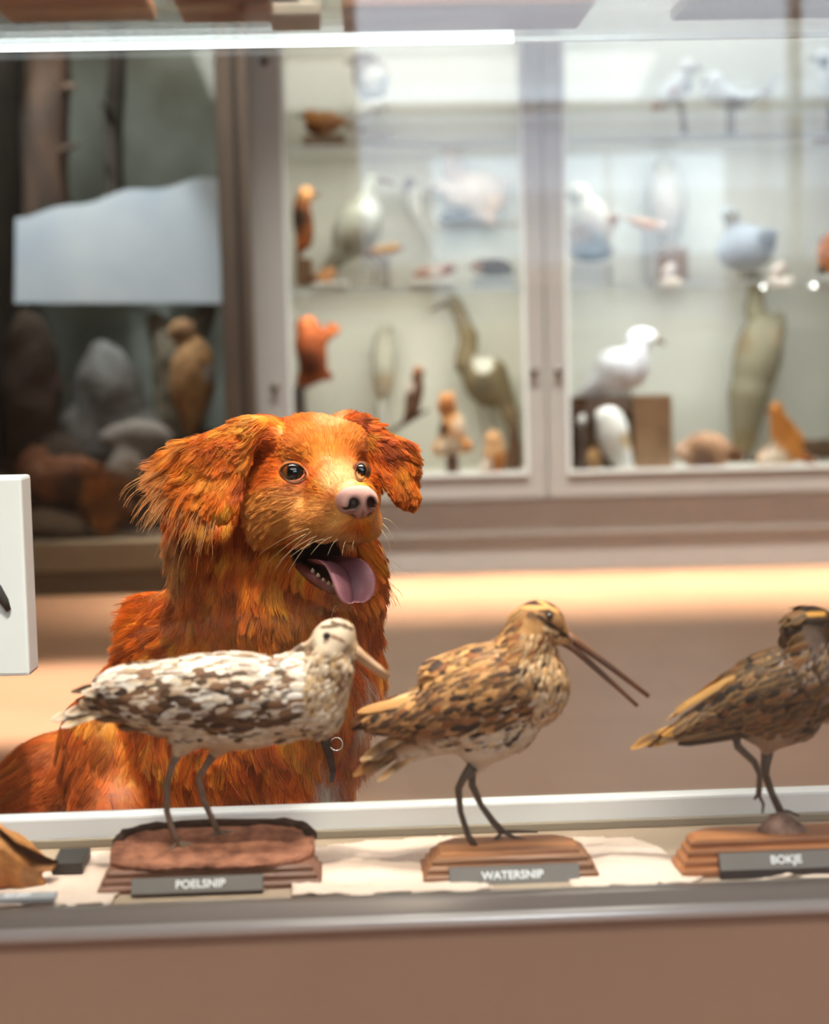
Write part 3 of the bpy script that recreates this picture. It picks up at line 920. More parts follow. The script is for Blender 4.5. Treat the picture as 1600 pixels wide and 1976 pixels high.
critter('mounted_falcon', 'large grey and white mounted bird perched on top of the nest box', 'mounted bird', CC + 0.02,
        [('e', 1190, 716, 44, 44, 20), ('e', 1228, 700, 26, 46, 0), ('e', 1238, 652, 30, 19, 0), ('c', 1160, 740, 26, 1120, 764, 8)], (214, 208, 210), [(1242, 648, 26, (248, 248, 250)), (1184, 736, 22, (240, 234, 236)), (1258, 676, 14, (150, 150, 154))], G, 0.15, (180, 176, 180), bills=[[(1266, 654, 7), (1284, 664, 2)]], legs=[[(1200, 750, -6), (1200, 764, -6)], [(1216, 750, 6), (1216, 764, 6)]])
critter('mounted_weasel', 'brown furry animal mount crouching low in the middle of the right door', 'mounted animal', CC - 0.08,
        [('e', 1362, 868, 48, 34, 0), ('e', 1322, 872, 22, 18, 0), ('c', 1390, 874, 22, 1424, 880, 14), ('c', 1340, 895, 10, 1336, 914, 8), ('c', 1384, 895, 10, 1388, 914, 8)], (190, 146, 116), [(1316, 874, 18, (232, 190, 164)), (1358, 890, 26, (120, 92, 80)), (1420, 880, 18, (96, 60, 40))], G, 0.4, (110, 76, 54), pelt=True, noise=0.005, mount=(1310, 912, 1424, 921))
critter('mounted_bittern', 'tall olive-grey mounted bird standing behind the brown animals', 'mounted bird', CC + 0.16,
        [('e', 1462, 690, 46, 90, -12), ('c', 1490, 640, 26, 1506, 610, 10), ('c', 1446, 760, 40, 1436, 850, 24), ('c', 1456, 600, 20, 1460, 550, 14), ('e', 1456, 540, 20, 15, 0)], (146, 136, 112), [(1430, 660, 26, (136, 118, 90)), (1500, 650, 20, (164, 148, 122)), (1436, 850, 26, (140, 122, 90))], G, 0.25, (140, 128, 106), bills=[[(1440, 540, 5), (1412, 548, 2)]], legs=[[(1430, 870, -6), (1426, 918, -6)], [(1448, 870, 6), (1450, 918, 6)]])
critter('mounted_pheasant', 'orange-brown mounted bird with a white breast at the bottom of the right door', 'mounted bird', CC - 0.06,
        [('e', 1500, 880, 44, 26, 20), ('c', 1510, 860, 22, 1498, 800, 13), ('e', 1498, 788, 13, 14, 0), ('c', 1530, 870, 14, 1572, 894, 6), ('c', 1540, 850, 14, 1512, 812, 12)], (200, 128, 60), [(1492, 894, 34, (250, 226, 204)), (1470, 850, 16, (214, 140, 66)), (1486, 858, 14, (180, 160, 140)), (1560, 892, 18, (150, 76, 34))], G, 0.3, (120, 66, 32), bills=[[(1488, 790, 4), (1476, 794, 1)]], mount=(1466, 914, 1540, 921))
critter('mounted_moorhen', 'dark brown low mounted bird at the frame edge on the cabinet bottom', 'mounted bird', CC + 0.1,
        [('e', 1590, 866, 34, 20, 0), ('e', 1556, 858, 13, 12, 0), ('c', 1610, 868, 12, 1634, 860, 5)], (112, 84, 62), [], G, 0.4, legs=[[(1580, 880, -6), (1580, 914, -6)], [(1592, 880, 6), (1592, 914, 6)]], mount=(1566, 912, 1612, 921))

# --- inside the diorama
G2 = 'things on the diorama ground'


def rock(name, label, cat, D, prims, base, spots=(), mott=0.5, dark=(60, 52, 44), noise=0.02, h=0.014, mm=None):
    V, Q = sculpt_px(prims, D, h, noise, 9, 4)
    return tag(link_mesh(name, V, Q, mm or M_ROCK, None, colors=paint_px(V, base, spots, mott, dark, 12)), label, cat, G2)


rock('boulder', 'big grey boulder in the middle of the diorama', 'rock', 6.0, [('e', 215, 800, 66, 150, 6), ('e', 180, 870, 80, 100, 0), ('e', 250, 880, 80, 90, 0)], (96, 90, 86), [(215, 690, 40, (120, 116, 114)), (180, 840, 50, (84, 76, 72))])
rock('boulder', 'pale flat rock in front of the big grey boulder', 'rock', 5.84, [('e', 255, 842, 68, 30, 4), ('e', 300, 852, 44, 26, 0), ('e', 256, 960, 70, 100, 0)], (140, 128, 122), [(255, 950, 80, (84, 62, 46))], dark=(120, 106, 96))
rock('boulder', 'dark brown rock beside the dark trunk at the diorama edge', 'rock', 5.87, [('e', 60, 800, 60, 200, 0), ('e', 100, 940, 80, 110, 0)], (66, 52, 44), [(130, 720, 30, (96, 66, 60))])
rock('boulder', 'small light pebbly rock low in the diorama near the white sign', 'rock', 5.72, [('e', 90, 1005, 50, 26, 0), ('e', 130, 1015, 40, 22, 0)], (140, 118, 100), [], dark=(110, 90, 72))
rock('tree_stump', 'tall grey weathered stump at the right of the diorama', 'stump', 6.1, [('c', 350, 1000, 60, 340, 660, 40), ('c', 340, 700, 40, 300, 620, 14), ('c', 345, 680, 36, 400, 600, 14)], (108, 96, 80), [(350, 650, 50, (150, 140, 124))], dark=(84, 72, 58))
rock('tree_stump', 'short dark stump between the boulders and the corner post', 'stump', 5.9, [('c', 390, 1020, 64, 400, 880, 50), ('c', 400, 900, 30, 430, 840, 10)], (72, 58, 46), [], dark=(44, 36, 28))
critter('mounted_buzzard', 'tan mounted bird of prey standing on the stump by the corner post', 'mounted bird', 5.84,
        [('e', 372, 730, 46, 80, -6), ('e', 352, 640, 28, 26, 0), ('c', 370, 790, 26, 366, 830, 14)], (160, 118, 78), [(352, 636, 26, (140, 104, 74)), (410, 720, 20, (170, 160, 154))], G2, 0.5, (96, 66, 42), h=0.01, bills=[[(328, 640, 8), (312, 650, 2)]], legs=[[(362, 820, -8), (360, 870, -8)], [(378, 820, 8), (380, 870, 8)]])
critter('mounted_fox', 'rusty brown fox mount lying on the dark rock low in the diorama', 'mounted fox', 5.70,
        [('e', 130, 925, 78, 46, 0), ('e', 66, 900, 32, 28, 0), ('c', 66, 880, 10, 60, 852, 4), ('c', 84, 880, 10, 88, 852, 4), ('c', 190, 940, 24, 250, 985, 14)], (128, 80, 56), [(150, 950, 50, (74, 52, 42)), (66, 910, 22, (150, 104, 80))], G2, 0.4, (70, 46, 34), h=0.012, pelt=True, noise=0.01)
# rusty ferns
def fern(label, x, y0, y1, D, m, n=9):
    t = thing('fern', label, 'fern', P(x, y0, D), 'ferns in the diorama')
    r = random.Random(x)
    for i in range(n):
        a, b = P(x + r.uniform(-4, 4), y0, D), P(x + r.uniform(-34, 34), y1 + r.uniform(-20, 60), D + r.uniform(-0.1, 0.1))
        mid = (a + b) / 2 + np.array([r.uniform(-.02, .02), 0, 0.05])
        f = MB()
        pts = [a * (1 - s) ** 2 + 2 * mid * s * (1 - s) + b * s * s for s in np.linspace(0, 1, 9)]
        f.tube(pts, [0.005 * (1 - 0.6 * i / 8) for i in range(9)], 5)
        for j in range(2, 9):
            w = 0.06 * math.sin(math.pi * (j - 1) / 8) + 0.012
            for sgn in (-1, 1):
                p = pts[j]; d = np.array([sgn * w, r.uniform(-.02, .02), 0.018])
                f.add([p, p + d * 0.5 + (0, 0, 0.010), p + d, p + d * 0.5 - (0, 0, 0.010)], [(0, 1, 2, 3)])
        f.build('frond', m, t)


M_FERN = mat('dry_fern', (158, 92, 36), rough=0.8, rgb2=(96, 56, 26), scale=12)
fern('dry rusty fern in front of the pale flat rock in the diorama', 205, 1078, 900, 5.68, M_FERN)
fern('dark dry fern between the stump and the post of the diorama', 330, 1040, 900, 5.7, mat('dark_fern', (84, 66, 44), rough=0.85, rgb2=(54, 44, 30), scale=12))


# ================================================================== the glass case in front
CF = Frame((0, 1.40, 0), 2.4)
M_ALU = mat('case_aluminium', (176, 168, 160), rough=0.30, metal=0.25, vary=0.06, scale=4)
M_RAIL = mat('case_white_rail', (250, 250, 250), rough=0.4)
M_PANEL = mat('case_panel', (198, 164, 138), rough=0.55, vary=0.12, scale=2.2)
M_SHELFB = mat('case_floor', (170, 148, 126), rough=0.6, vary=0.08, scale=6)
M_GLASS = mat_glass('case_glass', f0=0.034)
X0, X1, ZS = -0.80, 0.90, 0.283
ZU = float(P(400, 95, 1.606)[2])            # level of the upper glass shelf
case = thing('display_case', 'long glass display case with brown panel holding the three snipes', 'display case', CF((0, 0, 0)))
MB().box((X0, 0.0, 0.0), (X1, 0.018, 0.262), CF).build('front_panel', M_PANEL, case)
MB().box((X0, 0.018, 0.0), (X0 + 0.018, 0.24, 0.262), CF).build('side_panel', M_PANEL, case)
MB().box((X1 - 0.018, 0.018, 0.0), (X1, 0.24, 0.262), CF).build('side_panel', M_PANEL, case)
MB().box((X0, 0.222, 0.0), (X1, 0.24, 0.262), CF).build('back_panel', M_PANEL, case)
MB().box((X0, 0.012, 0.262), (X1, 0.240, ZS), CF).build('shelf_board', M_SHELFB, case)
prof = [(0.012, 0.2885), (0.003, 0.2885), (-0.003, 0.2860), (-0.006, 0.2805), (-0.010, 0.2785), (-0.0125, 0.2740), (-0.0125, 0.2690), (-0.010, 0.2640), (-0.005, 0.2620), (0.012, 0.2620)]
V = [CF((x, y, z)) for x in (X0, X1) for y, z in prof]
n = len(prof)
fr = link_mesh('front_rail', V, [tuple(range(n)), tuple(range(n, 2 * n))[::-1]] + [(i, n + i, n + (i + 1) % n, (i + 1) % n) for i in range(n)], M_ALU, case, smooth=True)
MB().tube([CF((X0, -0.0115, 0.2715)), CF((X1, -0.0115, 0.2715))], 0.0064, 16).build('rail_streak', mat('streak_aluminium', (226, 224, 220), rough=0.28, metal=0.35), fr, smooth=True)  # pale bar added in place of the ceiling light's streak on the rail
MB().box((X0, 0.214, ZS), (X1, 0.238, 0.3105), CF).build('rear_rail', M_RAIL, case, bevel=0.003)
MB().box((X0, 0.206, ZS), (X1, 0.214, 0.2905), CF).build('rear_gasket', mat('case_gasket', (150, 138, 120), rough=0.6), case, bevel=0.001)
MB().box((X0 + 0.02, 0.004, 0.288), (X1 - 0.02, 0.010, 1.52), CF).build('front_pane', M_GLASS, case)
MB().box((X0 + 0.02, 0.226, 0.310), (X1 - 0.02, 0.232, 1.52), CF).build('rear_pane', mat_glass('case_glass_rear', f0=0.012), case)
for x in (X0, X1 - 0.02):
    MB().box((x, 0.0, 0.288), (x + 0.02, 0.238, 1.52), CF).build('end_post', M_ALU, case)
MB().box((X0, -0.002, 1.52), (X1, 0.012, 1.534), CF).box((X0, 0.224, 1.52), (X1, 0.238, 1.534), CF).build('top_frame', M_ALU, case)
MB().box((X0 + 0.02, 0.012, 1.522), (X1 - 0.02, 0.224, 1.528), CF).build('top_pane', M_GLASS, case)
us = MB().box((X0 + 0.02, 0.012, ZU), (X1 - 0.02, 0.205, ZU + 0.006), CF).build('upper_shelf', mat_glass('case_shelf_glass', tint=(0.93, 0.95, 0.94), f0=0.04, haze=0.03), case)
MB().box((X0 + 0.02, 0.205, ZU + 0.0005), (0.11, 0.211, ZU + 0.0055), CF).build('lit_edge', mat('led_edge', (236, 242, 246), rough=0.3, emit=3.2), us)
MB().box((0.11, 0.205, ZU + 0.0005), (X1 - 0.02, 0.211, ZU + 0.0055), CF).build('plain_edge', mat('shelf_back_edge', (196, 202, 204), rough=0.3), us)
pa = CF((-0.22, 0.05, ZU - 0.004))
area('rail_fill_light', CF((-0.12, 0.03, 1.505)), CF((-0.12, 0.19, 0.30)), 5.0, (1.0, 0.97, 0.93), 1.0, 0.02, 60)  # unseen light added to brighten the rear rail
spot('case_spot_over_pale_snipe', CF((-0.26, 0.06, ZU - 0.012)), CF((-0.165, 0.12, 0.40)), 0.9, (1.0, 0.93, 0.84), 62, 0.7, 0.02)
spot('case_spot_over_golden_snipe', CF((0.03, 0.04, ZU - 0.012)), CF((0.07, 0.10, 0.42)), 1.6, (1.0, 0.84, 0.64), 52, 0.8, 0.02)
spot('case_spot_over_dark_snipe', CF((0.24, 0.04, ZU - 0.012)), CF((0.30, 0.12, 0.40)), 1.0, (1.0, 0.82, 0.60), 50, 0.8, 0.02)

# ------------------------------------------------------------------ wooden plinths on the upper shelf
def up_plinth(label, px0, px1, py_back, depth, m, tiers=2, card=False):
    zt = ZU + 0.006
    a, b = CF.inv(ZP(px0, py_back, zt)), CF.inv(ZP(px1, py_back, zt))
    y1 = (a[1] + b[1]) / 2
    x0, x1 = a[0], b[0]
    t = thing('wooden_plinth', label, 'plinth', CF(((x0 + x1) / 2, y1 - depth / 2, zt)), 'plinths on the upper glass shelf')
    for i in range(tiers):
        e = 0.007 * i
        MB().box((x0 + e, y1 - depth + e, zt + 0.011 * i), (x1 - e, y1 - e, zt + 0.011 * (i + 1)), CF).build('tier', m, t, bevel=0.002)
    return t


M_UP1 = mat('plinth_orange', (214, 136, 74), rough=0.5, vary=0.2, scale=20, stretch=(0.3, 1, 1))
M_UP2 = mat('plinth_red', (196, 124, 84), rough=0.5, vary=0.3, scale=20, stretch=(0.3, 1, 1))
M_UP3 = mat('plinth_grey', (206, 190, 170), rough=0.5, vary=0.2, scale=20)
up_plinth('wide orange-brown plinth at the near end of the upper glass shelf', 14, 305, 42, 0.10, M_UP1)
up_plinth('reddish wood plinth under the white card on the upper shelf', 352, 530, 44, 0.12, M_UP2)
up_plinth('grey stepped plinth beside the white card on the upper shelf', 522, 622, 60, 0.07, M_UP3, 3)
up_plinth('long brown plinth overlapped by the window reflection on the upper shelf', 660, 1112, 60, 0.11, mat('plinth_brown', (170, 104, 64), rough=0.5, vary=0.3, scale=20, stretch=(0.3, 1, 1)))
up_plinth('dark grey-brown plinth at the far end of the upper glass shelf', 1296, 1640, 38, 0.10, mat('plinth_umber', (104, 84, 70), rough=0.5, vary=0.3, scale=20))
a, b = CF.inv(ZP(320, 8, ZU + 0.007)), CF.inv(ZP(578, 8, ZU + 0.007))
card = MB().box((a[0], a[1] - 0.045, ZU + 0.0062), (b[0], a[1], ZU + 0.0072), CF).build('white_card', mat('card_white', (236, 240, 246), rough=0.7, emit=0.0), None)
tag(card, 'white card lying on the upper glass shelf', 'card')

# ------------------------------------------------------------------ crumpled paper on the shelf
M_PAPER = mat('kraft_paper', (226, 202, 184), rough=0.85, vary=0.10, scale=14, bump=0.9, bscale=34)


def paper(label, outline, seed):
    """outline in photo pixels, read on the shelf level; creased by folds and a noise"""
    pts = np.array([CF.inv(ZP(x, y, ZS + 0.001))[:2] for x, y in outline])
    pts[:, 1] = np.clip(pts[:, 1], 0.022, 0.200)
    lo, hi = pts.min(0), pts.max(0)
    nx_, ny_ = 70, 36
    V, keep = [], []
    r = np.random.default_rng(seed)
    folds = [(r.uniform(0, math.pi), r.uniform(0, 1), r.uniform(0.4, 1)) for _ in range(9)]
    n = len(pts)
    def inside(x, y):
        c = False
        for i in range(n):
            (xa, ya), (xb, yb) = pts[i], pts[i - 1]
            if (ya > y) != (yb > y) and x < (xb - xa) * (y - ya) / (yb - ya) + xa: c = not c
        return c
    gx_, gy_ = np.linspace(lo[0], hi[0], nx_), np.linspace(lo[1], hi[1], ny_)
    q = np.array([(x, y, seed * 1.7) for y in gy_ for x in gx_])
    z = 0.001 + 0.0035 * np.abs(fbm(q, 28, seed) - 0.5) * 2
    for th, o, am in folds:
        d = (q[:, 0] - lo[0]) * math.cos(th) + (q[:, 1] - lo[1]) * math.sin(th) - o * (hi - lo).max() * 0.6
        z += am * 0.0022 * np.exp(-np.abs(d) / 0.006)
    jit = (fbm(q, 60, seed + 5) - 0.5) * 0.006
    W = np.array([CF((x, y, 0)) for x, y, _ in q])
    W[:, 2] = ZS + z
    ins = np.array([inside(x + j, y + j) for (x, y, _), j in zip(q, jit)])
    F = []
    for j in range(ny_ - 1):
        for i in range(nx_ - 1):
            k = (j * nx_ + i, j * nx_ + i + 1, (j + 1) * nx_ + i + 1, (j + 1) * nx_ + i)
            if sum(ins[v] for v in k) >= 3: F.append(k)
    used = sorted({v for f in F for v in f})
    mp = {v: i for i, v in enumerate(used)}
    o = link_mesh('crumpled_paper', W[used], [tuple(mp[v] for v in f) for f in F], M_PAPER, None, smooth=True)
    md = o.modifiers.new('thickness', 'SOLIDIFY')
    md.thickness = 0.0004
    return tag(o, label, 'paper', 'crumpled paper lining the case')


paper('crumpled beige paper in the near corner beside the driftwood mount', [(-120, 1690), (60, 1668), (150, 1646), (262, 1640), (252, 1700), (216, 1752), (120, 1762), (-120, 1772)], 3)
paper('crumpled beige paper between the first and second snipe', [(560, 1640), (700, 1624), (850, 1612), (940, 1625), (900, 1690), (960, 1733), (700, 1752), (560, 1750)], 8)
paper('crumpled beige paper between the second and third snipe', [(1070, 1620), (1120, 1616), (1220, 1618), (1290, 1650), (1345, 1658), (1365, 1690), (1350, 1724), (1110, 1734), (1090, 1690)], 15)
paper('beige paper corner sticking out under the third plinth', [(1450, 1722), (1560, 1690), (1660, 1680), (1700, 1716), (1600, 1723)], 21)


# ------------------------------------------------------------------ lettering
def lettering(text, size, o, ax, ay, m, parent, name='lettering', depth=0.0004):
    """flat raised letters; o = middle of the text, ax/ay = directions of the line and of the letters' height"""
    cu = bpy.data.curves.new(name, 'FONT')
    cu.body, cu.size, cu.align_x, cu.align_y = text, size, 'CENTER', 'CENTER'
    cu.extrude = depth / 2
    cu.offset = size * 0.018
    tmp = bpy.data.objects.new(name, cu)
    COL.objects.link(tmp)
    dg = bpy.context.evaluated_depsgraph_get()
    me = bpy.data.meshes.new_from_object(tmp.evaluated_get(dg))
    COL.objects.unlink(tmp)
    bpy.data.objects.remove(tmp)
    ax, ay = nrm(np.array(ax, float)), nrm(np.array(ay, float))
    az = np.cross(ax, ay)
    V = np.array([v.co[:] for v in me.vertices])
    V = np.asarray(o) + V[:, :1] * ax + V[:, 1:2] * ay + V[:, 2:] * az
    return link_mesh(name, V, [tuple(p.vertices) for p in me.polygons], m, parent, smooth=False)


M_PLATE = mat('plate_grey', (112, 106, 100), rough=0.35, vary=0.1, scale=20)
M_PLATED = mat('plate_under', (44, 34, 28), rough=0.5)
M_WHITE = mat('print_white', (244, 244, 244), rough=0.5)


def plate(label, px0, px1, pyt, pym, pyb, D, text, tsize, tx):
    """a black box label leaning back: tilted face above, dark front edge below"""
    a, b = CF.inv(P(px0, pyb, D)), CF.inv(P(px1, pyb, D))
    x0, x1, y = a[0], b[0], (a[1] + b[1]) / 2
    zb_ = ZS + 0.0008
    zm = float(P((px0 + px1) / 2, pym, D)[2])
    zt = zm + 0.75 * (float(P((px0 + px1) / 2, pyt, D)[2]) - zm)
    dy = (zt - zm) * 0.62
    t = thing('name_plate', label, 'name plate', CF(((x0 + x1) / 2, y, zb_)), 'name plates in front of the snipes')
    pr = [(y, zb_), (y, zm), (y + dy, zt), (y + dy + 0.003, zt), (y + dy + 0.003, zb_)]
    V = [CF((x, p, z)) for x in (x0, x1) for p, z in pr]
    n = len(pr)
    o = link_mesh('block', V, [tuple(range(n)), tuple(range(n, 2 * n))[::-1]] + [(i, n + i, n + (i + 1) % n, (i + 1) % n) for i in range(n)], M_PLATED, t, smooth=False)
    up = CF.v((0, dy, zt - zm)) 
    nn = nrm(np.cross(CF.x, up))
    c = CF(((x0 + x1) / 2, y, zm)) + up * 0.5
    if nn[1] > 0: nn = -nn
    MB().frame_box(c + nn * 0.0004, CF.x * (x1 - x0) / 2, up * 0.5, nn * 0.0005).build('face', M_PLATE, t)
    cx_ = CF.inv(P(tx, (pyt + pym) / 2, D))[0]
    lettering(text, tsize, CF((cx_, y, zm)) + up * 0.5 + nn * 0.0011, CF.x, up, M_WHITE, t)
    return t


# ------------------------------------------------------------------ the snipes
def tiers(t, px0, px1, py_f, D, depth, n, h, m, chamfer, inset, mtop=None):
    a, b = CF.inv(P(px0, py_f, D)), CF.inv(P(px1, py_f, D))
    x0, x1, y0 = a[0], b[0], (a[1] + b[1]) / 2
    y1 = y0 + depth
    z = ZS + 0.0010
    root = None
    r = random.Random(int(px0))
    for i in range(n):
        e = inset * i
        c = chamfer
        poly = []
        for (x, y) in [(x0 + e, y0 + e), (x1 - e, y0 + e), (x1 - e, y1 - e - c), (x1 - e - c * 1.2, y1 - e), (x0 + e + c * 1.2, y1 - e), (x0 + e, y1 - e - c)]:
            poly.append((x, y))
        mb = MB()
        mb.prism(poly, z, z + h * 0.62, 0.0, CF)
        mb.prism(poly, z + h * 0.62, z + h, 0.0045, CF)
        o = mb.build('tier' if root else 'base', m, root or t)
        if root is None: root = o
        z += h
    return root, (x0, x1, y0, y1, z)


M_W1 = mat('plinth_walnut', (134, 88, 66), rough=0.5, vary=0.35, scale=26, stretch=(0.25, 1, 2), bump=0.25, bscale=60)
M_W2 = mat('plinth_oak', (150, 98, 58), rough=0.5, vary=0.4, scale=26, stretch=(0.25, 1, 2), bump=0.2, bscale=60)
M_W3 = mat('plinth_pine', (186, 116, 62), rough=0.45, vary=0.35, scale=26, stretch=(0.25, 1, 2), bump=0.2, bscale=60)
M_TOP1 = mat('bark_top', (178, 116, 88), rough=0.85, rgb2=(118, 70, 50), scale=60, bump=0.8, bscale=90)
M_DROP = mat('bark_rim', (62, 42, 30), rough=0.95, rgb2=(38, 26, 20), scale=60, bump=0.9, bscale=90)
M_PLUM = mat_attr('plumage', rough=0.65, spec=0.25)


def feathers(name, parent, p, N, T, length, width, cols, edge, lift=0.18, bars=None, seed=0):
    """overlapping vaned feathers, each a curved leaf rooted at p, lying along T on the skin with normal N"""
    n = len(p)
    r = np.random.default_rng(seed)
    S = nrm(np.cross(N, T))
    T = nrm(np.cross(S, N))
    nu = 6
    prof = np.array([0.35, 0.8, 1.0, 1.0, 0.82, 0.25])
    us = np.array([0.0, 0.22, 0.45, 0.68, 0.88, 1.0])
    V = np.zeros((n, nu, 3, 3)); C = np.zeros((n, nu, 3, 3))
    L = length * r.uniform(0.85, 1.15, n)
    W = width * r.uniform(0.85, 1.15, n)
    ln = lift * r.uniform(0.6, 1.3, n)
    for i in range(nu):
        for j in range(3):
            s = j - 1
            V[:, i, j] = p + T * (L * us[i])[:, None] + S * (W * 0.5 * prof[i] * s)[:, None] + N * (L * (ln * us[i] - 0.16 * us[i] ** 2) + W * 0.12 * (1 - s * s) + 0.0004)[:, None]
            k = cols.copy()
            if s != 0 or i == nu - 1: k = edge * r.uniform(0.85, 1.1, (n, 1))
            if bars is not None and i in (1, 3): k = mixc(k, bars, 0.75 * np.ones(n))
            C[:, i, j] = k
    F = []
    for i in range(nu - 1):
        for j in range(2):
            F.append((i * 3 + j, i * 3 + j + 1, (i + 1) * 3 + j + 1, (i + 1) * 3 + j))
    F = (np.array(F)[None] + (np.arange(n) * nu * 3)[:, None, None]).reshape(-1, 4)
    return link_mesh(name, V.reshape(-1, 3), F, M_PLUM, parent, colors=C.reshape(-1, 3))


def thin(p, cell, *rest):
    k = np.floor(p / cell).astype(np.int64)
    _, i = np.unique(k[:, 0] * 73856093 ^ k[:, 1] * 19349663 ^ k[:, 2] * 83492791, return_index=True)
    return (p[i],) + tuple(a[i] for a in rest)


def snipe(spec):
    D, k = spec['D'], spec['D'] / FPX
    t = thing('mounted_snipe', spec['label'], 'mounted bird', P(spec['at'][0], spec['at'][1], D), 'mounted snipes on wooden plinths')
    V, Q = sculpt_px(spec['body'], D, 0.0022)
    N = normals(V, Q)
    q = proj(V)
    pal = {a: np.array(lin(b)) for a, b in spec['pal'].items()}
    # skin under the feathers
    c = np.tile(pal['mid'], (len(V), 1))
    up = spec['up'](q)                                   # 1 on the back, 0 on the belly
    c = mixc(pal['belly'], c, up)
    bw = sstep(0.50, 0.60, fbm(V * np.array([1, 1, 1]), 130, 3, 2))
    c = mixc(c, pal['dark'], bw * (0.25 + 0.55 * up))
    for (x, y, r, key, a) in spec['patch']:
        w = (1 - sstep(0.6, 1.15, np.hypot(q[:, 0] - x, q[:, 1] - y) / r)) * a
        c = mixc(c, pal[key], w)
    for (x0, y0, x1, y1, hw, key) in spec.get('stripe', []):
        d = np.array([x1 - x0, y1 - y0], float); l2 = d @ d
        s = np.clip(((q[:, 0] - x0) * d[0] + (q[:, 1] - y0) * d[1]) / l2, 0, 1)
        dist = np.hypot(q[:, 0] - x0 - s * d[0], q[:, 1] - y0 - s * d[1])
        c = mixc(c, pal[key], 1 - sstep(hw * 0.6, hw * 1.2, dist))
    link_mesh('body', V, Q, M_FEATH, t, colors=c)
    # feathers, region by region
    rng = np.random.default_rng(spec['seed'])
    for name, test, n, cell, ln, wd, lift, tdir, keys, edge in spec['feathers']:
        p, nn = scatter(V, Q, N, n * 8, rng)
        qq = proj(p)
        ok = test(qq) 
        p, nn, qq = p[ok], nn[ok], qq[ok]
        if len(p) == 0: continue
        p, nn, qq = thin(p, cell * k, nn, qq)
        dx, dy = tdir
        T = np.tile(R3 @ np.array([dx, -dy, 0.0]), (len(p), 1))
        T = T + (rng.random((len(p), 3)) - 0.5) * 0.25
        T = nrm(T - nn * (T * nn).sum(1, keepdims=True))
        cc = np.zeros((len(p), 3))
        ch = rng.random(len(p))
        edges = np.linspace(0, 1, len(keys) + 1)
        for i, kk in enumerate(keys):
            m_ = (ch >= edges[i]) & (ch <= edges[i + 1])
            cc[m_] = pal[kk]
        cc *= rng.uniform(0.75, 1.15, (len(p), 1))
        ee = np.tile(pal[edge], (len(p), 1)) * rng.uniform(0.7, 1.15, (len(p), 1))
        dk = rng.random(len(p)) < 0.3
        ee[dk] = cc[dk] * 0.8
        # one wing on each side of the body
        if name == 'wing':
            for side in (-1, 1):
                s_ = (nn[:, 1] * side) > 0
                if s_.any(): feathers('wing', t, p[s_], nn[s_], T[s_], ln * k, wd * k, cc[s_], ee[s_], lift, seed=spec['seed'] + side)
        else:
            feathers(name, t, p, nn, T, ln * k, wd * k, cc, ee, lift, seed=spec['seed'])
    # long flight feathers and tail, as single quills
    for name, quills in spec['quills']:
        ps, Ts, Ns, Ls, Ws, Cs, Es = [], [], [], [], [], [], []
        for (x0, y0, x1, y1, w, dd, key, ek) in quills:
            for side in ((-1, 1) if name == 'flight_feathers' else (1,)):
                a = P(x0, y0, D) + (0, dd * side * k, 0)
                b = P(x1, y1, D) + (0, dd * side * k * (0.5 if name == 'flight_feathers' else 1.0), 0)
                ps.append(a); Ts.append(nrm(b - a)); Ls.append(np.linalg.norm(b - a)); Ws.append(w * k)
                Ns.append(np.array([0.1, side * 0.8 if name == 'flight_feathers' else -0.5, 0.6])); Cs.append(pal[key]); Es.append(pal[ek])
        Ns = np.array(Ns); Ts = np.array(Ts)
        Ns = nrm(Ns - Ts * (Ns * Ts).sum(1, keepdims=True))
        feathers(name, t, np.array(ps), Ns, Ts, np.array(Ls), np.array(Ws), np.array(Cs), np.array(Es), 0.03, bars=pal['dark'] if name == 'tail' else None, seed=1)
    for pts in spec['bill']:
        MB().tube([P(x, y, D) for x, y, r in pts], [r * k for x, y, r in pts], 10).build('bill', spec['billm'], t, smooth=True)
    for (x, y, r, dd) in spec['eye']:
        for s in (-1, 1):
            MB().ball(P(x, y, D) + (0, s * dd * k, 0), r * k).build('eye', M_EYEB, t, smooth=True)
    for leg in spec['legs']:
        mb = MB()
        pts = [P(x, y, D) + (0, dd * k, 0) for x, y, dd, r in leg['path']]
        rad = [r * k for *_, r in leg['path']]
        mb.tube(pts, rad, 8)
        for toe in leg['toes']:
            tp = [P(x, y, D) + (0, dd * k, 0) for x, y, dd in toe]
            mb.tube(tp, [4.2 * k, 3.6 * k, 2.2 * k][:len(tp)], 6)
        mb.build('leg', spec['legm'], t, smooth=True)
    return t


M_LEG1 = mat('snipe_leg_grey', (128, 108, 92), rough=0.5, vary=0.3, scale=120)
M_LEG2 = mat('snipe_leg_dark', (86, 70, 52), rough=0.5, vary=0.3, scale=120)
M_BILL1 = mat('bill_pale', (196, 160, 128), rough=0.35, rgb2=(168, 128, 96), scale=40)
M_BILL2 = mat('bill_brown', (150, 96, 62), rough=0.35, rgb2=(92, 66, 54), scale=14)


def poly_test(poly):
    poly = np.array(poly, float)
    def f(q):
        c = np.zeros(len(q), bool)
        n = len(poly)
        for i in range(n):
            xa, ya = poly[i]; xb, yb = poly[i - 1]
            if ya == yb: continue
            c ^= ((ya > q[:, 1]) != (yb > q[:, 1])) & (q[:, 0] < (xb - xa) * (q[:, 1] - ya) / (yb - ya) + xa)
        return c
    return f


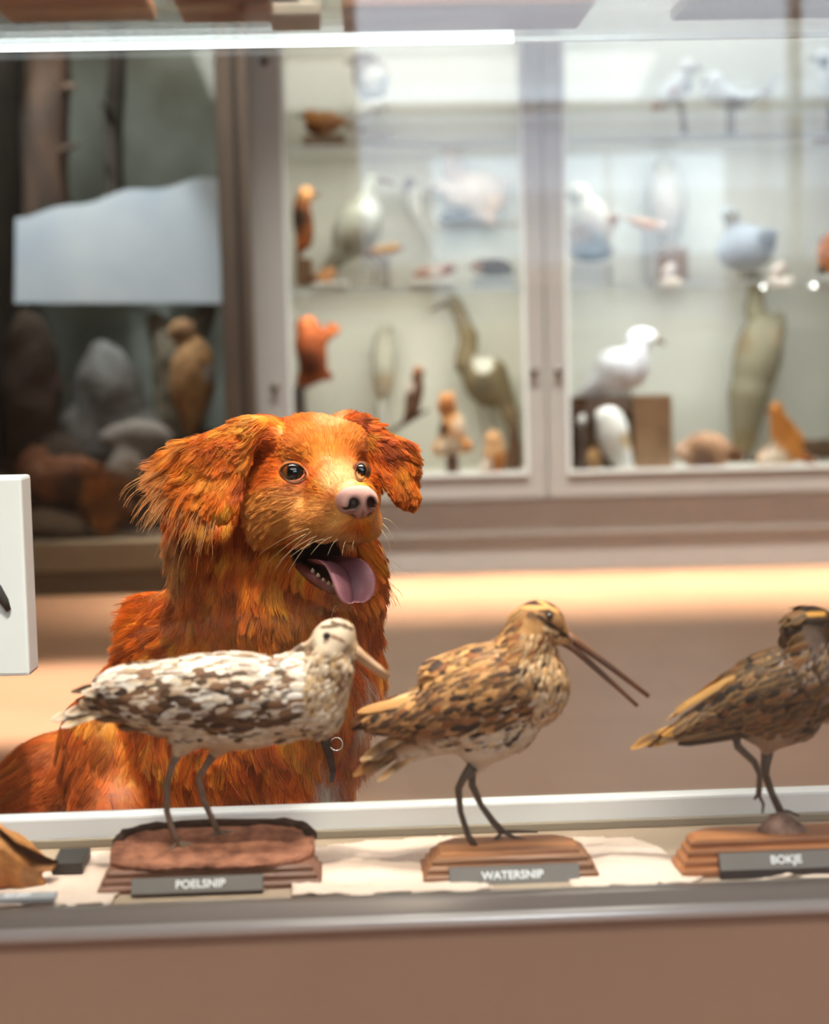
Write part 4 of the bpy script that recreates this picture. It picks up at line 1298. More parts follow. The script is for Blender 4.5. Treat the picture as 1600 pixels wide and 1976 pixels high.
# --- first snipe: pale
D1 = 1.505
s1 = snipe(dict(
    D=D1, at=(400, 1700), seed=11, label='pale white-mottled mounted snipe with a short bill on the bark-topped plinth', billm=M_BILL1, legm=M_LEG1,
    body=[('e', 420, 1345, 205, 84, 2, 82), ('e', 560, 1345, 100, 82, 30, 74), ('c', 590, 1318, 62, 640, 1246, 38), ('e', 645, 1226, 43, 33, 12, 30), ('c', 664, 1240, 22, 684, 1256, 13),
          ('e', 330, 1340, 150, 62, -6, 66), ('c', 270, 1345, 48, 165, 1360, 14), ('e', 470, 1395, 130, 52, 4, 60), ('c', 640, 1290, 44, 610, 1370, 56),
          ('c', 370, 1410, 34, 345, 1450, 10, -24, -26), ('c', 440, 1418, 34, 410, 1460, 11, 22, 26)],
    pal=dict(mid=(190, 160, 130), belly=(214, 190, 160), dark=(84, 62, 46), white=(244, 234, 222), cream=(228, 208, 184), brown=(134, 96, 70), black=(56, 42, 34), buff=(206, 168, 120)),
    up=lambda q: 1 - sstep(1330, 1400, q[:, 1] + 0.06 * (q[:, 0] - 400)),
    patch=[(600, 1370, 70, 'buff', 0.6), (640, 1300, 46, 'buff', 0.5), (470, 1440, 60, 'belly', 0.7), (640, 1225, 40, 'cream', 0.7), (688, 1258, 18, 'buff', 0.6)],
    stripe=[(622, 1210, 668, 1206, 4, 'dark'), (636, 1226, 664, 1238, 4, 'brown'), (640, 1200, 680, 1214, 4, 'dark'), (600, 1250, 616, 1300, 4, 'dark'), (630, 1262, 640, 1320, 4, 'dark')],
    feathers=[
        ('breast', lambda q: (q[:, 1] > 1375) & (q[:, 0] > 250) & (q[:, 1] < 1432), 880, 14, 22, 14, 0.12, (-1, 0.12), ['belly', 'cream', 'dark', 'buff'], 'cream'),
        ('mantle', lambda q: (q[:, 1] <= 1378) & (q[:, 0] < 590) & (q[:, 0] > 205), 1540, 16, 31, 16, 0.16, (-1, 0.16), ['brown', 'cream', 'mid', 'white', 'brown', 'dark', 'mid'], 'white'),
        ('neck', lambda q: (q[:, 0] > 560) & (q[:, 1] > 1255) & (q[:, 1] < 1400), 770, 10, 17, 9, 0.12, (-0.6, 0.7), ['buff', 'cream', 'mid', 'brown'], 'cream'),
        ('wing', poly_test([(560, 1330), (480, 1300), (330, 1310), (220, 1330), (200, 1370), (330, 1395), (480, 1405), (600, 1390)]), 660, 19, 41, 18, 0.14, (-1, 0.10), ['dark', 'black', 'dark', 'brown', 'black', 'cream'], 'brown'),
    ],
    quills=[('flight_feathers', [(330, 1330, 158, 1322, 30, 50, 'brown', 'cream'), (340, 1342, 165, 1338, 28, 54, 'black', 'brown'), (350, 1356, 172, 1350, 28, 58, 'dark', 'buff'), (370, 1370, 200, 1372, 28, 60, 'dark', 'brown'), (400, 1380, 230, 1388, 28, 60, 'black', 'brown'), (380, 1312, 190, 1306, 30, 46, 'cream', 'white')]),
            ('tail', [(230, 1358, 98, 1384, 26, 14, 'buff', 'cream'), (230, 1356, 108, 1376, 28, 4, 'mid', 'cream'), (232, 1352, 112, 1370, 28, -6, 'brown', 'cream'), (236, 1362, 130, 1388, 24, -14, 'buff', 'cream')])],
    bill=[[(672, 1245, 14), (700, 1267, 10), (730, 1290, 8), (750, 1306, 6)], [(670, 1254, 10), (700, 1276, 7), (746, 1308, 5)]],
    eye=[(632, 1222, 7.5, 30)],
    legs=[dict(path=[(352, 1440, -26, 11), (336, 1470, -26, 7), (325, 1510, -26, 6.5), (326, 1560, -26, 6), (340, 1606, -28, 6.5), (352, 1626, -28, 6)], toes=[[(346, 1618, -28), (372, 1632, -44), (400, 1642, -56)], [(346, 1618, -28), (380, 1626, -22), (408, 1630, -18)], [(346, 1618, -28), (332, 1630, -50)]]),
          dict(path=[(416, 1452, 26, 12), (398, 1478, 26, 8), (380, 1508, 26, 7), (390, 1550, 26, 6), (408, 1590, 26, 6), (420, 1616, 26, 6)], toes=[[(418, 1610, 26), (440, 1622, 10), (462, 1630, 0)], [(418, 1610, 26), (446, 1614, 30), (470, 1616, 34)], [(418, 1610, 26), (404, 1620, 10)]])]))
root1, (bx0, bx1, by0, by1, bz) = tiers(s1, 190, 622, 1742, 1.446, 0.095, 3, 0.0058, M_W1, 0.034, 0.0035)
# sloping bark slab on top of the first plinth, with a dark broken rim along its high back edge
rr = np.random.default_rng(4)
ang = np.linspace(0, 2 * math.pi, 48, endpoint=False)
pol = [((bx0 + bx1) / 2 + (bx1 - bx0) / 2 * 0.93 * np.sign(math.cos(a)) * abs(math.cos(a)) ** 0.5 * rr.uniform(.97, 1.01), (by0 + by1) / 2 + (by1 - by0) / 2 * 0.90 * np.sign(math.sin(a)) * abs(math.sin(a)) ** 0.6 * rr.uniform(.96, 1.02)) for a in ang]
ztop = lambda y: bz + 0.0015 + 0.0165 * np.clip((y - by0) / (by1 - by0), 0, 1)
cm = np.mean(pol, 0)
V, F = [CF((x, y, bz - 0.0005)) for x, y in pol], [tuple(range(48))[::-1]]
for ring in (1.0, 0.8, 0.55, 0.3):
    for (x, y) in pol:
        X, Y = cm[0] + (x - cm[0]) * ring, cm[1] + (y - cm[1]) * ring
        V.append(CF((X, Y, ztop(Y) + rr.normal(0, 0.0007))))
V.append(CF((cm[0], cm[1], ztop(cm[1]))))
for q in range(4):
    F += [(q * 48 + i, q * 48 + (i + 1) % 48, (q + 1) * 48 + (i + 1) % 48, (q + 1) * 48 + i) for i in range(48)]
F += [(192 + i, 192 + (i + 1) % 48, 240) for i in range(48)]
slab = link_mesh('bark_slab', V, F, M_TOP1, root1, smooth=True)
bp_ = [p for p, a in zip(pol, ang) if 0.04 * math.pi < a < 0.96 * math.pi]
rim = MB().tube([CF((cm[0] + (x - cm[0]) * 0.97, cm[1] + (y - cm[1]) * 0.96, ztop(y) - 0.0012)) for x, y in bp_], [0.0042 + 0.002 * rr.random() for _ in bp_], 8)
rim.build('bark_rim', M_DROP, root1, smooth=True)
plate('grey name plate reading POELSNIP in front of the pale snipe', 255, 508, 1688, 1722, 1749, 1.434, 'POELSNIP', 0.0098, 386)

# --- second snipe: golden brown with an open bill
D2 = 1.503
s2 = snipe(dict(
    D=D2, at=(980, 1690), seed=23, label='golden-brown mounted snipe with a long open bill on the flat oak plinth', billm=M_BILL2, legm=M_LEG2,
    body=[('e', 930, 1345, 165, 92, 27, 84), ('e', 1020, 1320, 78, 84, 20, 76), ('c', 1010, 1270, 62, 1034, 1205, 42), ('e', 1042, 1196, 46, 38, -10, 33), ('c', 1064, 1204, 25, 1092, 1228, 13),
          ('c', 860, 1370, 66, 740, 1392, 26), ('c', 880, 1400, 46, 780, 1452, 22), ('e', 960, 1410, 92, 56, 24, 60), ('c', 930, 1430, 44, 918, 1478, 16), ('c', 940, 1300, 60, 860, 1310, 44)],
    pal=dict(mid=(158, 112, 72), belly=(226, 206, 182), dark=(62, 42, 28), black=(40, 28, 20), gold=(206, 150, 92), rufous=(142, 84, 44), cream=(226, 190, 146), buff=(190, 138, 84), pale=(226, 196, 160)),
    up=lambda q: 1 - sstep(1385, 1430, q[:, 1] + 0.42 * (q[:, 0] - 900)),
    patch=[(1060, 1180, 14, 'black', 0.8), (1020, 1225, 34, 'buff', 0.7), (930, 1460, 44, 'belly', 0.9), (990, 1415, 40, 'belly', 0.5)],
    stripe=[(1010, 1160, 1066, 1166, 6, 'black'), (1006, 1172, 1058, 1172, 4, 'gold'), (1040, 1190, 1090, 1226, 5, 'black'), (1050, 1212, 1076, 1222, 4, 'cream'), (1040, 1158, 1074, 1180, 4, 'gold')],
    feathers=[
        ('breast', lambda q: (q[:, 0] > 860) & (q[:, 1] > 1330) & (q[:, 1] + 0.42 * (q[:, 0] - 900) > 1395) & (q[:, 1] < 1445), 1100, 12, 19, 11, 0.12, (-0.8, 0.5), ['cream', 'belly', 'dark', 'pale', 'mid'], 'belly'),
        ('neck', lambda q: (q[:, 1] > 1222) & (q[:, 0] > 960) & (q[:, 1] < 1400), 1100, 10, 18, 9, 0.13, (-0.35, 0.9), ['buff', 'gold', 'dark', 'cream', 'mid', 'rufous'], 'cream'),
        ('mantle', lambda q: (q[:, 0] < 1010) & (q[:, 0] > 720) & (q[:, 1] < 1372 + 0.3 * (940 - q[:, 0])), 1320, 14, 32, 14, 0.16, (-0.9, 0.42), ['dark', 'gold', 'rufous', 'black', 'dark', 'mid'], 'gold'),
        ('wing', poly_test([(1030, 1330), (980, 1290), (880, 1310), (760, 1370), (720, 1400), (860, 1410), (960, 1408), (1040, 1370)]), 660, 17, 38, 16, 0.15, (-0.9, 0.36), ['dark', 'black', 'rufous', 'dark', 'black', 'gold'], 'mid'),
    ],
    quills=[('flight_feathers', [(860, 1370, 696, 1392, 28, 46, 'black', 'dark'), (850, 1352, 694, 1376, 28, 44, 'rufous', 'gold'), (870, 1385, 704, 1402, 26, 48, 'black', 'dark'), (850, 1335, 700, 1360, 22, 40, 'buff', 'gold'), (880, 1318, 720, 1358, 22, 38, 'gold', 'cream'), (900, 1395, 760, 1408, 26, 50, 'dark', 'rufous')]),
            ('tail', [(830, 1420, 700, 1492, 26, 22, 'buff', 'cream'), (830, 1412, 692, 1480, 26, 10, 'rufous', 'gold'), (826, 1404, 696, 1466, 26, 0, 'mid', 'cream'), (822, 1398, 706, 1450, 26, -10, 'gold', 'cream'), (840, 1428, 716, 1500, 22, -20, 'gold', 'cream')])],
    bill=[[(1080, 1218, 14), (1112, 1238, 8.5), (1180, 1288, 6.5), (1252, 1344, 4.5)], [(1082, 1232, 11), (1110, 1254, 7), (1168, 1306, 5.5), (1230, 1362, 4)]],
    eye=[(1057, 1186, 8, 30)],
    legs=[dict(path=[(912, 1474, -20, 13), (894, 1496, -22, 8), (884, 1516, -22, 7.5), (888, 1560, -24, 6), (902, 1604, -26, 6.5), (920, 1632, -30, 7)], toes=[[(918, 1630, -30), (945, 1648, -44), (985, 1652, -50)], [(918, 1630, -30), (950, 1640, -30), (980, 1640, -28)], [(918, 1630, -30), (906, 1640, -44)]]),
          dict(path=[(920, 1474, 18, 13), (912, 1498, 20, 8), (912, 1520, 20, 7.5), (930, 1560, 20, 6), (952, 1590, 20, 7), (972, 1612, 18, 7)], toes=[[(970, 1610, 18), (1000, 1620, 8), (1036, 1626, 0)], [(970, 1610, 18), (1004, 1610, 22), (1040, 1612, 24)], [(970, 1610, 18), (956, 1622, 4)]])]))
root2, (bx0, bx1, by0, by1, bz) = tiers(s2, 818, 1158, 1724, 1.454, 0.076, 3, 0.0062, M_W2, 0.018, 0.0040)
MB().prism([(bx0 + 0.014, by0 + 0.012), (bx1 - 0.014, by0 + 0.012), (bx1 - 0.014, by1 - 0.026), (bx1 - 0.03, by1 - 0.012), (bx0 + 0.03, by1 - 0.012), (bx0 + 0.014, by1 - 0.026)], bz, bz + 0.003, 0.002, CF).build('top_board', mat('plinth_top', (206, 138, 84), rough=0.5, rgb2=(120, 72, 40), scale=26, stretch=(0.2, 1.4, 1)), root2)
plate('grey name plate reading WATERSNIP in front of the golden snipe', 868, 1121, 1666, 1708, 1716, 1.447, 'WATERSNIP', 0.0098, 990)

# --- third snipe: dark with golden stripes
D3 = 1.497
s3 = snipe(dict(
    D=D3, at=(1520, 1690), seed=37, label='dark gold-striped mounted snipe standing on a small stone, cut by the frame', billm=M_BILL2, legm=M_LEG2,
    body=[('e', 1500, 1335, 135, 82, 22, 76), ('e', 1570, 1310, 72, 80, 10, 70), ('c', 1560, 1270, 56, 1564, 1218, 46), ('e', 1568, 1212, 48, 42, -4, 34), ('c', 1590, 1218, 26, 1618, 1236, 13),
          ('c', 1440, 1360, 56, 1330, 1404, 22), ('e', 1510, 1395, 80, 46, 14, 52), ('c', 1490, 1410, 36, 1482, 1450, 12, 10, 10)],
    pal=dict(mid=(88, 64, 42), belly=(176, 150, 122), dark=(52, 38, 26), black=(32, 24, 18), gold=(226, 162, 78), rufous=(120, 74, 40), cream=(196, 160, 116), buff=(150, 112, 70), grey=(150, 128, 116)),
    up=lambda q: 1 - sstep(1395, 1435, q[:, 1] + 0.25 * (q[:, 0] - 1500)),
    patch=[(1560, 1245, 40, 'grey', 0.5), (1480, 1430, 40, 'belly', 0.8)],
    stripe=[(1520, 1240, 1548, 1186, 6, 'gold'), (1548, 1186, 1590, 1184, 5, 'gold'), (1530, 1190, 1570, 1168, 6, 'black'), (1548, 1200, 1600, 1202, 7, 'black'), (1520, 1210, 1535, 1250, 5, 'black')],
    feathers=[
        ('breast', lambda q: (q[:, 0] > 1440) & (q[:, 1] > 1370) & (q[:, 1] < 1420), 660, 14, 20, 13, 0.12, (-0.9, 0.35), ['mid', 'dark', 'buff', 'belly'], 'buff'),
        ('neck', lambda q: (q[:, 1] > 1240) & (q[:, 0] > 1500) & (q[:, 1] < 1390), 770, 12, 19, 11, 0.14, (-0.4, 0.9), ['mid', 'dark', 'grey', 'buff'], 'grey'),
        ('mantle', lambda q: (q[:, 0] < 1560) & (q[:, 0] > 1310) & (q[:, 1] < 1385 + 0.2 * (1500 - q[:, 0])), 990, 16, 35, 15, 0.16, (-0.9, 0.46), ['dark', 'black', 'rufous', 'mid'], 'buff'),
        ('wing', poly_test([(1600, 1320), (1540, 1290), (1450, 1310), (1330, 1370), (1330, 1410), (1450, 1405), (1560, 1400), (1620, 1370)]), 660, 18, 41, 17, 0.15, (-0.9, 0.42), ['dark', 'black', 'mid', 'rufous'], 'buff'),
    ],
    quills=[('flight_feathers', [(1450, 1375, 1268, 1420, 26, 40, 'dark', 'buff'), (1470, 1388, 1276, 1416, 26, 44, 'black', 'buff'), (1440, 1360, 1262, 1410, 26, 38, 'rufous', 'gold'), (1490, 1398, 1320, 1420, 26, 46, 'dark', 'mid'), (1500, 1258, 1300, 1358, 13, 30, 'gold', 'gold'), (1480, 1262, 1290, 1372, 12, 36, 'gold', 'cream')]),
            ('tail', [(1360, 1392, 1220, 1436, 22, 14, 'gold', 'gold'), (1360, 1388, 1232, 1430, 22, 4, 'rufous', 'gold'), (1366, 1396, 1246, 1434, 22, -6, 'dark', 'gold')])],
    bill=[[(1606, 1230, 13), (1650, 1262, 8), (1760, 1340, 5)], [(1604, 1240, 10), (1650, 1272, 6), (1750, 1346, 4)]],
    eye=[(1586, 1204, 8, 31)],
    legs=[dict(path=[(1418, 1420, -18, 9), (1420, 1436, -20, 8), (1452, 1466, -22, 7), (1462, 1490, -22, 6), (1460, 1530, -22, 6)], toes=[[(1460, 1528, -22), (1468, 1545, -28), (1466, 1562, -28)], [(1460, 1528, -22), (1454, 1534, -20), (1452, 1538, -20)]]),
          dict(path=[(1486, 1440, 14, 14), (1480, 1480, 14, 10), (1480, 1498, 14, 8), (1492, 1534, 12, 7), (1508, 1568, 8, 8)], toes=[[(1506, 1566, 8), (1524, 1576, -8), (1538, 1590, -16)], [(1506, 1566, 8), (1526, 1570, 14), (1546, 1578, 14)], [(1506, 1566, 8), (1494, 1576, -8)]])]))
root3, (bx0, bx1, by0, by1, bz) = tiers(s3, 1315, 1745, 1718, 1.453, 0.062, 4, 0.0074, M_W3, 0.016, 0.0035)
Vr, Qr = sculpt_px([('c', 1502, 1600, 30, 1504, 1580, 16), ('c', 1470, 1632, 22, 1500, 1586, 14), ('e', 1512, 1612, 52, 34, 0, 34)], 1.484, 0.0025, 0.0025, 90, 2)
zmin = Vr[:, 2].min()
Vr[:, 2] = np.where(Vr[:, 2] < bz - 0.002, bz - 0.002, Vr[:, 2])
link_mesh('stone', Vr, Qr, mat('mount_stone', (196, 158, 138), rough=0.9, rgb2=(112, 84, 68), scale=60, bump=0.5, bscale=120), root3)
plate('dark grey name plate reading BOKJE in front of the dark snipe', 1390, 1672, 1638, 1676, 1694, 1.446, 'BOKJE', 0.0098, 1519)

# ------------------------------------------------------------------ driftwood mount at the near corner
t = thing('driftwood_mount', 'orange-brown split driftwood mount cut off beside the beige paper', 'driftwood', P(20, 1700, 1.47))
V, Q = sculpt_px([('c', -120, 1560, 40, 20, 1640, 34), ('c', 20, 1640, 34, 96, 1672, 12), ('c', -60, 1640, 46, 40, 1690, 24), ('c', 40, 1690, 24, 84, 1702, 8), ('e', -60, 1690, 90, 36, 0, 60)], 1.475, 0.003, 0.003, 60, 6)
qd = proj(V)
g = np.full(len(V), 9.0)
for (xa, ya, ra), (xb, yb, rb) in (((-30, 1586, 8), (24, 1636, 9)), ((24, 1636, 9), (62, 1660, 15)), ((62, 1660, 15), (114, 1673, 6))):
    e = np.array([xb - xa, yb - ya], float)
    s_ = np.clip(((qd[:, 0] - xa) * e[0] + (qd[:, 1] - ya) * e[1]) / (e @ e), 0, 1)
    g = np.minimum(g, np.hypot(qd[:, 0] - xa - s_ * e[0], qd[:, 1] - ya - s_ * e[1]) / (ra + (rb - ra) * s_))
V[:, 1] += 0.012 * (1 - sstep(0.3, 1.3, g))
c = paint_px(V, (206, 140, 78), [(0, 1700, 30, (176, 110, 58)), (60, 1690, 24, (150, 104, 66))], 0.4, (140, 86, 46), 70)
c = mixc(c, lin((58, 32, 18)), 1 - sstep(0.5, 1.1, g))
link_mesh('wood', V, Q, mat_attr('driftwood', rough=0.6, spec=0.3, bump=0.3, bscale=120), t, colors=c)
a, b = CF.inv(P(98, 1656, 1.50)), CF.inv(P(158, 1640, 1.50))
bb = MB().box((a[0], a[1], ZS + 0.003), (b[0], a[1] + 0.05, ZS + 0.012), CF).build('black_block', mat('block_black', (44, 42, 40), rough=0.4), None, bevel=0.001)
tag(bb, 'small black block with a grey top behind the driftwood', 'block')
t = thing('name_plate', 'pale grey name plate lying on the paper before the driftwood, cut off', 'name plate', CF((-0.36, 0.03, ZS)), 'name plates in front of the snipes')
a, b = CF.inv(ZP(-140, 1738, ZS + 0.012)), CF.inv(ZP(102, 1738, ZS + 0.012))
y_ = (a[1] + b[1]) / 2
MB().box((a[0], y_, ZS + 0.0085), (b[0], y_ + 0.018, ZS + 0.0125), CF).build('block', mat('plate_pale', (158, 160, 164), rough=0.4), t, bevel=0.0006)
cxm = CF.inv(ZP(32, 1730, ZS + 0.0127))
lettering('SNIP', 0.011, CF((cxm[0], y_ + 0.009, ZS + 0.0128)), CF.x, CF.y, M_WHITE, t)

# ------------------------------------------------------------------ white sign at the left edge
DSG = 2.0
sg = thing('info_sign', 'white upright information sign with a curved black brush mark', 'sign', (float(P(-105, 1200, DSG)[0]), DSG, 0))
a, b = P(-250, 1312, DSG), P(41, 920, DSG)
MB().box((a[0], DSG, a[2]), (b[0], DSG + 0.05, b[2])).build('board', mat('sign_white', (240, 240, 242), rough=0.5), sg, bevel=0.004)
MB().tube([P(-60, 1090, DSG - 0.002), P(-30, 1110, DSG - 0.002), P(-6, 1136, DSG - 0.002), P(8, 1160, DSG - 0.002), P(17, 1178, DSG - 0.002)], [0.001, 0.004, 0.006, 0.0055, 0.003], 8).build('brush_mark', mat('sign_black', (40, 38, 40), rough=0.6), sg, smooth=True)
MB().box((a[0] + 0.06, DSG + 0.012, 0.012), (a[0] + 0.10, DSG + 0.038, a[2])).build('post', M_ALU, sg)
MB().box((a[0] - 0.02, DSG - 0.10, 0.0), (a[0] + 0.18, DSG + 0.14, 0.012)).build('foot', M_ALU, sg, bevel=0.003)


# ================================================================== the dog
S = 1 / 1800.0
HYAW = math.radians(30)
HF, HL, HU = np.array([math.sin(HYAW), -math.cos(HYAW), 0]), np.array([math.cos(HYAW), math.sin(HYAW), 0]), np.array([0, 0, 1.0])
HO = P(597, 880, 1.87)
HA = np.stack([HF, HL, HU])


def hp(f, l, u):
    return HO + S * (f * HF + l * HL + u * HU)


def hrot(pitch):
    """head axes turned nose-down by pitch degrees"""
    a = math.radians(pitch)
    return np.stack([HF * math.cos(a) - HU * math.sin(a), HL, HU * math.cos(a) + HF * math.sin(a)])


def bp(x, y, D):
    return P(x, y, D)


dog_lo, dog_hi = (-0.62, 1.70, -0.01), (0.06, 2.62, 0.76)
H = 0.0032
sk = Sculpt(dog_lo, dog_hi, H)


def hc(f1, l1, u1, r1, f2, l2, u2, r2, k=14, cut=False):
    sk.cone(hp(f1, l1, u1), hp(f2, l2, u2), r1 * S, r2 * S, k * S, cut)


def he(f, l, u, rf, rl, ru, k=14, pitch=0, cut=False):
    sk.ell(hp(f, l, u), np.array([rf, rl, ru]) * S, hrot(pitch), k * S, cut)


def bc(x1, y1, D1_, r1, x2, y2, D2_, r2, k=40):
    sk.cone(bp(x1, y1, D1_), bp(x2, y2, D2_), r1 * D1_ / FPX, r2 * D2_ / FPX, k * S)


def be(x, y, D, rx, ry, rd, ang=0, k=40):
    a = math.radians(ang)
    A = np.array([[math.cos(a), 0, math.sin(a)], [0, 1, 0], [-math.sin(a), 0, math.cos(a)]])
    sk.ell(bp(x, y, D), np.array([rx, rd, ry]) * D / FPX, A, k * S)


# trunk, chest and limbs
bc(520, 1260, 1.99, 165, 480, 1400, 2.02, 190)
bc(480, 1400, 2.03, 185, 240, 1580, 2.24, 195)
bc(400, 1230, 2.02, 110, 330, 1400, 2.10, 150)
be(320, 1230, 2.05, 62, 80, 70, 20)
be(590, 1330, 1.93, 105, 150, 100, -8)
be(655, 1290, 1.96, 72, 120, 80, -6)
be(215, 1480, 2.05, 96, 150, 80, 14, 16)
be(120, 1530, 2.20, 130, 120, 120, 20)
bc(90, 1570, 2.26, 90, -60, 1650, 2.36, 60)
bc(-60, 1650, 2.36, 60, -160, 1800, 2.40, 34)
be(420, 1480, 1.98, 120, 150, 90, 0)
bc(560, 1430, 1.92, 74, 575, 1620, 1.90, 46)
bc(575, 1620, 1.90, 46, 572, 1890, 1.90, 34, 20)
bc(572, 1905, 1.88, 36, 584, 1932, 1.84, 26, 20)
bc(620, 1440, 2.0, 66, 606, 1620, 2.0, 44)
bc(606, 1620, 2.0, 44, 600, 1850, 2.0, 32, 20)
bc(602, 1860, 1.985, 34, 612, 1880, 1.95, 25, 20)
bc(230, 1580, 2.03, 92, 330, 1760, 1.99, 62)
bc(330, 1760, 1.99, 60, 250, 1830, 2.05, 36, 20)
bc(250, 1838, 2.05, 34, 360, 1868, 1.96, 30, 20)
bc(200, 1640, 2.32, 90, 330, 1720, 2.30, 60)
bc(330, 1720, 2.28, 50, 270, 1745, 2.3, 32, 20)
bc(280, 1742, 2.28, 30, 380, 1760, 2.2, 26, 20)
# neck and ruff
bc(565, 960, 1.915, 104, 545, 1140, 1.94, 140)
bc(545, 1140, 1.94, 140, 530, 1270, 1.98, 165)
be(440, 1100, 1.945, 92, 120, 90, 8)
be(655, 1130, 1.95, 74, 130, 84, -6)
be(410, 1030, 1.93, 66, 84, 60, 10)
# skull
he(0, 0, 0, 108, 96, 76, 14)
he(30, 0, 10, 84, 70, 66, 14)
for s in (-1, 1):
    he(62, s * 46, 22, 42, 38, 40, 16)
    he(52, s * 66, -52, 48, 34, 40, 16)
    he(8, s * 82, -78, 84, 44, 78, 18)
    he(-5, s * 88, 46, 50, 34, 34, 18)
    he(122, s * 40, -112, 66, 30, 40, 12, 12)
    he(66, s * 56, -118, 54, 30, 50, 12, 8)
hc(62, 0, -40, 66, 164, 0, -84, 50, 16)
he(168, 0, -116, 34, 44, 34, 10)
hc(-10, 0, -212, 48, 126, 0, -256, 22, 12)
hc(-30, 0, -150, 70, 0, 0, -210, 50, 16)
for s in (-1, 1):
    hc(0, s * 40, -205, 26, 122, s * 16, -250, 16, 10)
# open mouth
he(86, 0, -200, 98, 66, 44, 5, 20, True)
he(150, 0, -205, 60, 60, 36, 5, 22, True)


def poly_sd(poly, q):
    poly = np.array(poly, float)
    d = np.full(q.shape[0], 1e18)
    sgn = np.ones(q.shape[0])
    n = len(poly)
    for i in range(n):
        a, b = poly[i], poly[i - 1]
        e = b - a
        w = q - a
        t = np.clip((w @ e) / (e @ e), 0, 1)
        d = np.minimum(d, ((w - t[:, None] * e) ** 2).sum(1))
        c1, c2, c3 = q[:, 1] >= a[1], q[:, 1] < b[1], e[0] * w[:, 1] > e[1] * w[:, 0]
        sgn = np.where((c1 & c2 & c3) | (~c1 & ~c2 & ~c3), -sgn, sgn)
    return sgn * np.sqrt(d)


EAR_L = [(552, 806), (520, 799), (482, 800), (445, 818), (405, 840), (365, 860), (335, 882), (330, 908), (342, 945), (362, 972), (384, 990), (408, 1002), (432, 1003), (452, 992), (463, 970), (470, 938), (478, 900), (492, 868), (516, 842)]
EAR_R = [(662, 812), (690, 799), (720, 812), (745, 834), (778, 846), (797, 862), (803, 892), (800, 925), (810, 955), (811, 972), (797, 981), (776, 980), (756, 962), (742, 940), (724, 915), (708, 885), (692, 855), (676, 832)]
ear_depth = {
    'l': lambda q: 1.822 + 0.034 * np.clip((440 - q[:, 0]) / 110, 0, 2) ** 2 + 0.030 * sstep(480, 560, q[:, 0]) - 0.012 * sstep(900, 1000, q[:, 1]),
    'r': lambda q: 1.880 + 0.016 * np.clip((q[:, 0] - 740) / 70, 0, 2) ** 2 - 0.010 * sstep(880, 980, q[:, 1]),
}


def ear_dist(p, key, poly):
    q = proj(p)
    pd = poly_sd(poly, q) * 1.84 / FPX
    t = 0.006 + 0.004 * np.clip(-pd / 0.015, 0, 1)
    dd = np.abs(p[:, 1] - ear_depth[key](q)) * 0.9 - t
    h = np.clip(0.5 - 0.5 * (dd - pd) / 0.008, 0, 1)
    return dd * (1 - h) + pd * h + 0.008 * h * (1 - h)


for key, poly, lo, hi in (('l', EAR_L, bp(310, 1020, 1.79), bp(560, 780, 1.93)), ('r', EAR_R, bp(660, 1000, 1.85), bp(830, 780, 1.95))):
    def fn(p, key=key, poly=poly):
        g = np.broadcast_arrays(*p)
        return ear_dist(np.stack([a.ravel() for a in g], 1).astype(float), key, poly).reshape(g[0].shape)
    sk.apply(fn, np.minimum(lo, hi), np.maximum(lo, hi), 8 * S)

DV, DQ = sk.mesh()
# keep the one connected skin: drop stray islets by size is not needed, the parts all overlap
DV = relax(DV, DQ, 2)
DN = normals(DV, DQ)
DP = proj(DV)
DV[:, 2] = np.maximum(DV[:, 2], 0.001)
hl = np.stack([(DV - HO) @ HF, (DV - HO) @ HL, (DV - HO) @ HU], 1) / S
mouth = np.zeros(len(DV))
for c, r, pt in (((86, 0, -200), (98, 66, 44), 20), ((150, 0, -205), (60, 60, 36), 22)):
    A = hrot(pt)
    l = (DV - hp(*c)) @ A.T / S
    mouth = np.maximum(mouth, 1 - sstep(1.02, 1.16, np.sqrt(((l / np.array(r)) ** 2).sum(1))))
near_mouth = np.zeros(len(DV))


def tone(q, hl_, isear):
    """coat colour by place"""
    c = np.tile(np.array(lin(196, 104, 34)), (len(q), 1))
    return c


def skin_colour(V):
    c = np.tile(np.array(lin(226, 122, 44)), (len(V), 1))
    return c


sc_ = skin_colour(DV)
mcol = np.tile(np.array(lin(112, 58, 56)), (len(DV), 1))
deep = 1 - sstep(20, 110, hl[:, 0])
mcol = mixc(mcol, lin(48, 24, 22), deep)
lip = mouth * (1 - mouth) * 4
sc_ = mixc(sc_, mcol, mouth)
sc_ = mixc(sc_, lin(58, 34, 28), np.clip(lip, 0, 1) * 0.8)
M_SKIN = mat_attr('dog_skin', rough=0.5, spec=0.4)
wn = 1 - sstep(0.9, 1.1, np.sqrt((((hl - np.array([196, 0, -80])) / np.array([30, 36, 30])) ** 2).sum(1)))
sc_ = mixc(sc_, lin(46, 20, 16), wn)
dog = link_mesh('dog', DV, DQ, M_SKIN, None, colors=sc_)
tag(dog, 'orange-red long-haired dog sitting behind the case, mouth open, looking up', 'dog')


def surf(x, y, rad=10, test=None):
    """depth of the skin's front at a pixel"""
    m = np.hypot(DP[:, 0] - x, DP[:, 1] - y) < rad
    if test is not None: m &= test
    return float(DV[m, 1].min()) if m.any() else None


